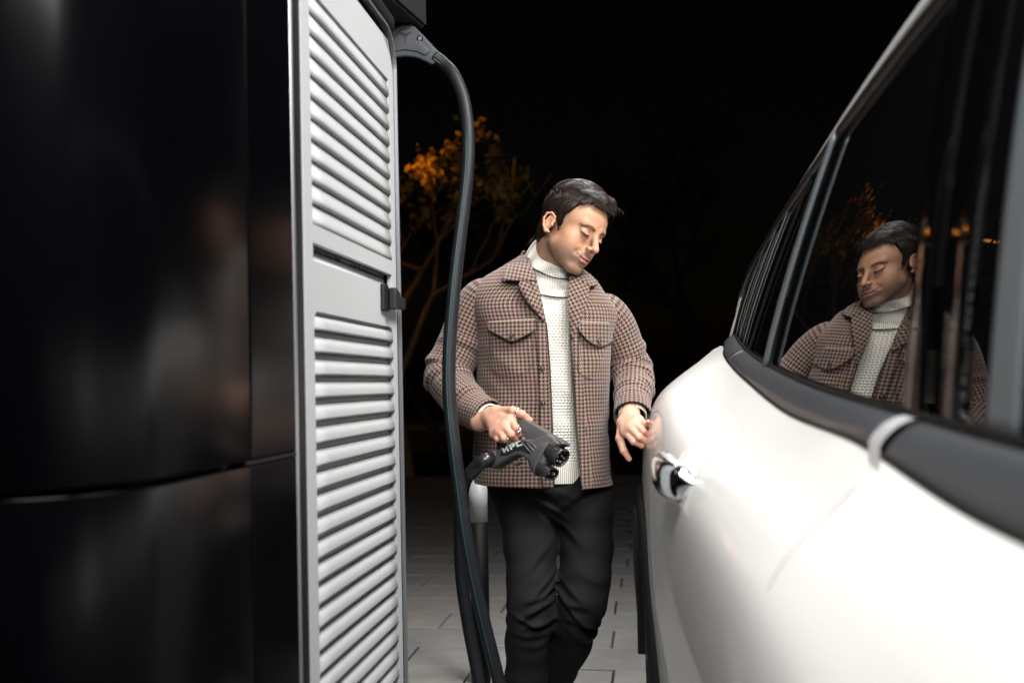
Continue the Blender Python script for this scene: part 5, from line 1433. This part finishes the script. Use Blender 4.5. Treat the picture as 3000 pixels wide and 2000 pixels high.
def trouser_sdf(P):
    d = smin(s_chain(P, LR_, rr1, .02), s_chain(P, LL_, rr2, .02), .022)
    d = smin(d, s_ell(P, W(1596, 1400, 2.955), (.172, .132, .15)), .03)
    P64 = P.astype(np.float64); z = P64[..., 2]
    d = d + (snoise(P64 * np.array((1, 1, .7)), 24, 2, 7) * .0045).astype(P.dtype)
    # bunched cloth round the knees: irregular oblique folds of different depth and length
    for kk, c_ in ((0, kR), (1, kL)):
        sg = 1 if kk == 0 else -1; lx, ly = P64[..., 0] - c_[0], P64[..., 1] - c_[1]
        for (dz, sl, wd, am, cx_) in FOLDS[kk]:
            line = z - (c_[2] + dz) - sg * sl * lx - .25 * ly - .010 * np.sin(lx * 38 + dz * 90)
            d = d - (am * (np.exp(-(line / wd) ** 2) - .7 * np.exp(-((line + wd * 1.9) / (wd * 1.2)) ** 2)) * np.exp(-((lx - cx_) / .050) ** 2)).astype(P.dtype)
    cz = W(1650, 1470, 2.8); lx = P64[..., 0] - cz[0]
    for (dz, sl, wd, am, cx_) in ((-.005, .55, .011, .008, -.06), (-.045, .75, .010, .007, -.05), (-.02, -.7, .011, .006, .06), (.02, .3, .012, .006, -.03), (-.075, 1.0, .010, .005, -.04)):
        line = z - (cz[2] + dz) + sl * lx; d = d - (am * (np.exp(-(line / wd) ** 2) - .6 * np.exp(-((line + wd * 2) / wd) ** 2)) * np.exp(-((lx - cx_) / .055) ** 2)).astype(P.dtype)
    return np.maximum(d, z - W(1600, 1375, 2.9)[2])
Vt, qt = surface_nets(trouser_sdf, (-.12, 2.70, .07), (.40, 3.36, .98), .0046)
jeans = mesh('trousers', Vt, qt, M_jean, man)
seamP = [] and cr(np.array([W(1653, 1395, 2.795), W(1655, 1440, 2.79), (W(1650, 1490, 2.795)), W(1640, 1530, 2.82)]), 20)
# belt loop/waist shadow piece
for i_, a_ in enumerate((anR, anL)):
    fx = .03 if i_ == 0 else .0
    def shoe_sdf(P, a_=a_, fx=fx):
        d = s_ell(P, (a_[0] + fx, a_[1] - .10, .045), (.048, .135, .042)); d = smin(d, s_ell(P, (a_[0], a_[1] + .0, .07), (.042, .055, .065)), .03)
        return np.maximum(d, .004 - P[..., 2])
    Vs, qs = surface_nets(shoe_sdf, (a_[0] - .1, a_[1] - .28, -.01), (a_[0] + .12, a_[1] + .1, .16), .006)
    mesh('shoe', Vs, qs, M_shoe, man)
# rings
def ring(c, axis, r_, w_=.0022):
    axis = np.array(axis) / np.linalg.norm(axis); a0 = np.cross(axis, (0, 0, 1)); a0 /= np.linalg.norm(a0); b0 = np.cross(axis, a0)
    Gd = [[c + (r_ + dr) * (math.cos(a) * a0 + math.sin(a) * b0) + axis * da for dr, da in ((0, -w_), (.0012, -w_ * .8), (.0014, 0), (.0012, w_ * .8), (0, w_))] for a in np.linspace(0, 2 * np.pi, 49)]
    return gmesh('ring', np.array(Gd), M_silver, man)
def mid(a, b, k): return np.array(a) * (1 - k) + np.array(b) * k
ring(mid(RJ[4][1], RJ[4][2], .60), RJ[4][2] - RJ[4][1], .0124, .0028)
ring(mid(RJ[0][1], RJ[0][2], .30), RJ[0][2] - RJ[0][1], .0105, .0020)
ring(mid(RJ[2][1], RJ[2][2], .10), RJ[2][2] - RJ[2][1], .0103, .0020)
# ================================================================== CHARGING PLUG (combined AC/DC connector)
M_plug = mat('plug_grey_plastic', (0.060, 0.058, 0.060), 0.50, spec=.45, bump=(700, .25, .0005))
M_plugd = mat('plug_black_plastic', (0.016, 0.016, 0.017), 0.28, spec=.5, bump=(500, .1, .0004))
M_ink = mat('pale_grey_print', (.42, .48, .47), .5)
M_groove = mat('plug_groove', (.010, .010, .011), .5)
M_pin = mat('contact_metal', (.6, .55, .5), .3, metal=1)
PF = W(1648, 1342, 2.50)                      # centre of the upper barrel's face
pv = np.array((.62, -.60, -.43)); pv /= np.linalg.norm(pv)
sv = np.array((-.62, -.79, .20)); sv -= pv * (sv @ pv); sv /= np.linalg.norm(sv)
uvv = np.cross(sv, pv); uvv /= np.linalg.norm(uvv)
if uvv[2] < 0: uvv = -uvv
plug = root('charging_plug', tuple(PF - pv * .12), 'dark grey high power charging plug with HPC lettering held in his right hand', 'charging plug')
def PL3(a, b, c=0.0): return PF + pv * a + uvv * b + sv * c
def unproj(x, y, c=0.0):
    """pixel -> (a,b) on the plane at offset c along sv"""
    ray = W(x, y, 2.5) - np.array((0, 0, CAMZ)); o_ = np.array((0, 0, CAMZ)); p0 = PF + sv * c
    t = ((p0 - o_) @ sv) / (ray @ sv); p = o_ + ray * t - PF
    return (p @ pv, p @ uvv)
def pprism(name, pix, c0, c1, m_, bevel=.004, cref=None, smooth=True, parent=None):
    cr_ = c1 if cref is None else cref
    poly = [unproj(x, y, cr_) for x, y in pix]
    V, Fq = prism(poly, lambda u, v, d: PL3(u, v, d), c0, c1)
    return fixn(mesh(name, V, Fq, m_, parent or plug, smooth=smooth, bevel=bevel))
# main shell: head + lower grip arm (traced on its near side)
shell_px = [(1420, 1324), (1432, 1318), (1463, 1314), (1500, 1296), (1530, 1283), (1548, 1284), (1560, 1286), (1600, 1268), (1618, 1277), (1640, 1300), (1606, 1313), (1600, 1330), (1594, 1352), (1580, 1388), (1572, 1378),
            (1548, 1353), (1530, 1337), (1514, 1331), (1496, 1336), (1468, 1352), (1440, 1370), (1424, 1368), (1418, 1350)]
pprism('lower_shell', shell_px, -.022, .022, M_plug, .008)
# upper handle
grip_px = [(1506, 1216), (1520, 1219), (1560, 1240), (1606, 1268), (1645, 1290), (1652, 1300), (1612, 1312), (1598, 1330), (1562, 1300), (1545, 1290), (1534, 1278), (1522, 1255), (1508, 1236), (1500, 1222)]
pprism('handle', grip_px, -.017, .017, M_plug, .009)
# the grip bar continues back through the fist
P = cr(np.array([PL3(*unproj(1512, 1230, 0)), PL3(*unproj(1498, 1252, 0)), PL3(*unproj(1480, 1285, -.01)), PL3(*unproj(1470, 1318, 0))]), 16)
V, Fq = tube(P, [.013] * 16, 14); mesh('rear_grip', V, Fq, M_plug, plug)
# collar at the front
def loft_ab(rows_, name, m_, parent=None, cap=True):
    """rows_: (a, centre b, radii b, radii c, squareness)"""
    Gd = []
    for a, b0, rb, rc_, ne, flat in rows_:
        col = []
        for t in np.linspace(0, 2 * np.pi, 48, endpoint=False):
            ct, st_ = math.cos(t), math.sin(t); x = math.copysign(abs(ct) ** (2 / ne), ct) * rc_; y = math.copysign(abs(st_) ** (2 / ne), st_) * rb
            y = min(y, rb * flat); col.append(PL3(a, b0 + y, x))
        Gd.append(col)
    Gd = np.array(Gd); n_, m2 = Gd.shape[:2]; f = [tuple(q) for q in grid_faces(n_, m2, True)]
    if cap: f += [tuple((n_ - 1) * m2 + k for k in range(m2))]
    return fixn(mesh(name, Gd.reshape(-1, 3), f, m_, parent or plug))
loft_ab([(-.100, -.020, .026, .018, 2.6, 1), (-.080, -.022, .038, .023, 2.8, 1), (-.062, -.0235, .047, .0265, 3, 1), (-.048, -.0245, .0510, .0290, 3, 1), (-.044, -.0245, .0515, .0295, 3, 1), (-.0425, -.0245, .050, .0285, 3, 1)], 'front_collar', M_plug)
# upper barrel (round with flat top), hollow
ub = [(-.046, 0, .0265, .0265, 2.2, .86), (-.010, 0, .0262, .0262, 2.2, .86), (-.002, 0, .0258, .0258, 2.2, .86), (.0, 0, .0245, .0245, 2.2, .86), (.0, 0, .0222, .0222, 2.2, .86), (-.004, 0, .0214, .0214, 2.2, .86), (-.022, 0, .0210, .0210, 2.2, .86)]
bar = loft_ab(ub, 'upper_barrel', M_plugd)
lb = [(-.046, -.049, .0165, .0250, 3.2, 1), (-.014, -.049, .0162, .0247, 3.2, 1), (-.006, -.049, .0158, .0243, 3.2, 1), (-.004, -.049, .0145, .0230, 3.2, 1), (-.004, -.049, .0128, .0213, 3.2, 1), (-.008, -.049, .0120, .0205, 3.2, 1), (-.020, -.049, .0118, .0203, 3.2, 1)]
bar2 = loft_ab(lb, 'lower_barrel', M_plugd)
def pin(a0, a1, b, c, r_, par, inner=True):
    V, Fq = cyl(PL3(a0, b, c), PL3(a1, b, c), r_, 18); mesh('contact_sleeve', V, Fq, M_plugd, par)
    V, Fq = cyl(PL3(a1 - .002, b, c), PL3(a1 + .0006, b, c), r_ * .5, 14); mesh('contact', V, Fq, M_pin, par)
for b, c in ((.004, 0), (-.001, .0135), (-.001, -.0135), (-.0125, .007), (-.0125, -.007)): pin(-.022, -.005, b, c, .0044, plug)
for b, c in ((.0135, .0075), (.0135, -.0075)): pin(-.022, -.006, b, c, .003, plug)
for c in (.0105, -.0105): pin(-.020, -.007, -.049, c, .0075, plug)
# latch window and ribs on the barrels
for b_, z_ in ((.004, .0255), (-.049, .0243)):
    V = np.array([PL3(a, b_ + db, z_ + dc) for dc in (-.002, .0012) for a, db in ((-.030, -.005), (-.020, -.005), (-.020, .004), (-.030, .004))])
    mesh('latch_window', V, [(0, 3, 2, 1), (4, 5, 6, 7), (0, 1, 5, 4), (1, 2, 6, 5), (2, 3, 7, 6), (3, 0, 4, 7)], M_groove, plug, smooth=False)
    V, Fq = tube(np.array([PL3(-.044, b_ + .011, z_ * .93), PL3(-.004, b_ + .011, z_ * .93)]), .0012, 6); mesh('barrel_rib', V, Fq, M_plugd, plug)
# dark recessed inlay that carries the lettering (near side)
inl = [(1466, 1322), (1500, 1306), (1532, 1289), (1544, 1294), (1556, 1305), (1570, 1322), (1552, 1330), (1540, 1326), (1524, 1320), (1508, 1322), (1484, 1334), (1464, 1336)]
pprism('side_inlay', inl, .0215, .0228, M_plugd, .0006, cref=.0228, smooth=False)
for k, (x0, y0, x1, y1) in enumerate(((1524, 1290, 1554, 1324), (1543, 1298, 1565, 1321), (1555, 1295, 1577, 1318))):
    a, b = unproj(x0, y0, .0245), unproj(x1, y1, .0245); V, Fq = tube(np.array([PL3(*a, .0240), PL3(*b, .0240)]), .0014, 6); mesh('side_rib', V, Fq, M_ink if k < 0 else mat('rib_highlight_plastic', (.10, .10, .105), .25), plug)
# HPC letters from strokes
def letter(strokes, x0, y0, ux, uy, w=15.0, h=15.5, t=3.0):
    ps = []
    for (a0, b0, a1, b1) in strokes:
        c_ = [(a0, b0), (a1, b0), (a1, b1), (a0, b1)]
        poly = [unproj(x0 + ux[0] * a * w + uy[0] * b * h, y0 + ux[1] * a * w + uy[1] * b * h, .0256) for a, b in c_]
        ps.append(prism(poly, lambda u, v, d: PL3(u, v, d), .0226, .0256))
    return join(ps)
ux, uy = np.array((.93, -.40)), np.array((-.42, -.88)); tt = .27
gl_ = {'H': [(0, 0, tt, 1), (1 - tt, 0, 1, 1), (tt, .38, 1 - tt, .62)], 'P': [(0, 0, tt, 1), (tt, .76, 1, 1), (tt, .34, 1, .56), (1 - tt, .56, 1, .76)], 'C': [(0, 0, tt, 1), (tt, .76, 1, 1), (tt, 0, 1, .24)]}
for ch, x0, y0 in (('H', 1476, 1326), ('P', 1496, 1317), ('C', 1515, 1309)):
    V, Fq = letter(gl_[ch], x0, y0, ux, uy); fixn(mesh('letter', V, Fq, M_ink, plug, smooth=False))
# type label outline on the tail
lab = [(1432, 1326), (1451, 1321), (1452, 1331), (1431, 1337)]
pts = [PL3(*unproj(x, y, .0232), .0228) for x, y in lab + lab[:1]]; V, Fq = join([tube(np.array([pts[i], pts[i + 1]]), .0006, 4) for i in range(4)] + [tube(np.array([PL3(*unproj(1434 + 3 * k, 1329 - .8 * k, .0232), .0228), PL3(*unproj(1435.5 + 3 * k, 1332 - .8 * k, .0232), .0228)]), .0006, 4) for k in range(5)])
o = mesh('label_print', V, Fq, M_ink, plug)
# strain relief / tail sleeve to the cable
e0 = cpts[-1]; P = cr(np.array([cpts[-14], cpts[-7], e0, PL3(*unproj(1445, 1342, 0))]), 16)
V, Fq = tube(P, np.linspace(.0178, .0195, 16), 18); mesh('strain_relief', V, Fq, M_plugd, plug)
# underside trigger piece
pprism('release_lever', [(1497, 1356), (1520, 1350), (1527, 1353), (1512, 1361), (1500, 1362)], -.008, .008, M_plug, .002)
# ================================================================== ADDED FLOODLIGHT HOUSINGS (off frame, above)
M_house = mat('added_flood_housing', (.08, .08, .085), .5, metal=.5)
def flood(pos, aim, base, label, lampobj, power, w=.4, h=.36):
    p = np.array(pos); a = np.array(aim) - p; a /= np.linalg.norm(a)
    rt = root('added_flood_mast', base, label, 'floodlight', 'added floodlight masts out of view')
    b = np.array(base); V, Fq = tube(np.array([b, b + (0, 0, pos[2] * .6), (b[0], b[1], pos[2] + .1)]), .04, 12); mesh('mast', V, Fq, M_house, rt)
    V, Fq = tube(np.array([(b[0], b[1], pos[2] + .1), tuple(p - a * .10 + np.array((0, 0, .04)))]), .022, 8); mesh('bracket', V, Fq, M_house, rt)
    q = Vector(a).to_track_quat('-Z', 'Y').to_matrix()
    V, Fq = box(p - a * .06, (w, h, .09), np.array(q)); mesh('housing', V, Fq, M_house, rt, smooth=False, bevel=.015)
    V, Fq = box(p - a * .008, (w - .05, h - .05, .006), np.array(q)); d = mesh('diffuser', V, Fq, mat('added_flood_glass', (.9, .9, .9), .3, emis=(1, .97, .93), estr=power), rt, smooth=False)
flood(KEY_POS, KEY_AIM, (-.75, -1.6, 0), 'added unseen floodlight mast behind the camera lighting the charging bay', KEY, 2, 1.2, .65)
flood(MAIN_POS, MAIN_AIM, (2.7, 1.2, 0), 'added unseen wide floodlight on a mast behind the white car', MAIN, 3, 1.25, .65)
flood(FILL_POS, FILL_AIM, (-1.3, 3.6, 0), 'added unseen overhead floodlight on a mast behind the charging cabinet, above the paving', FILL, 5, .95, .39)
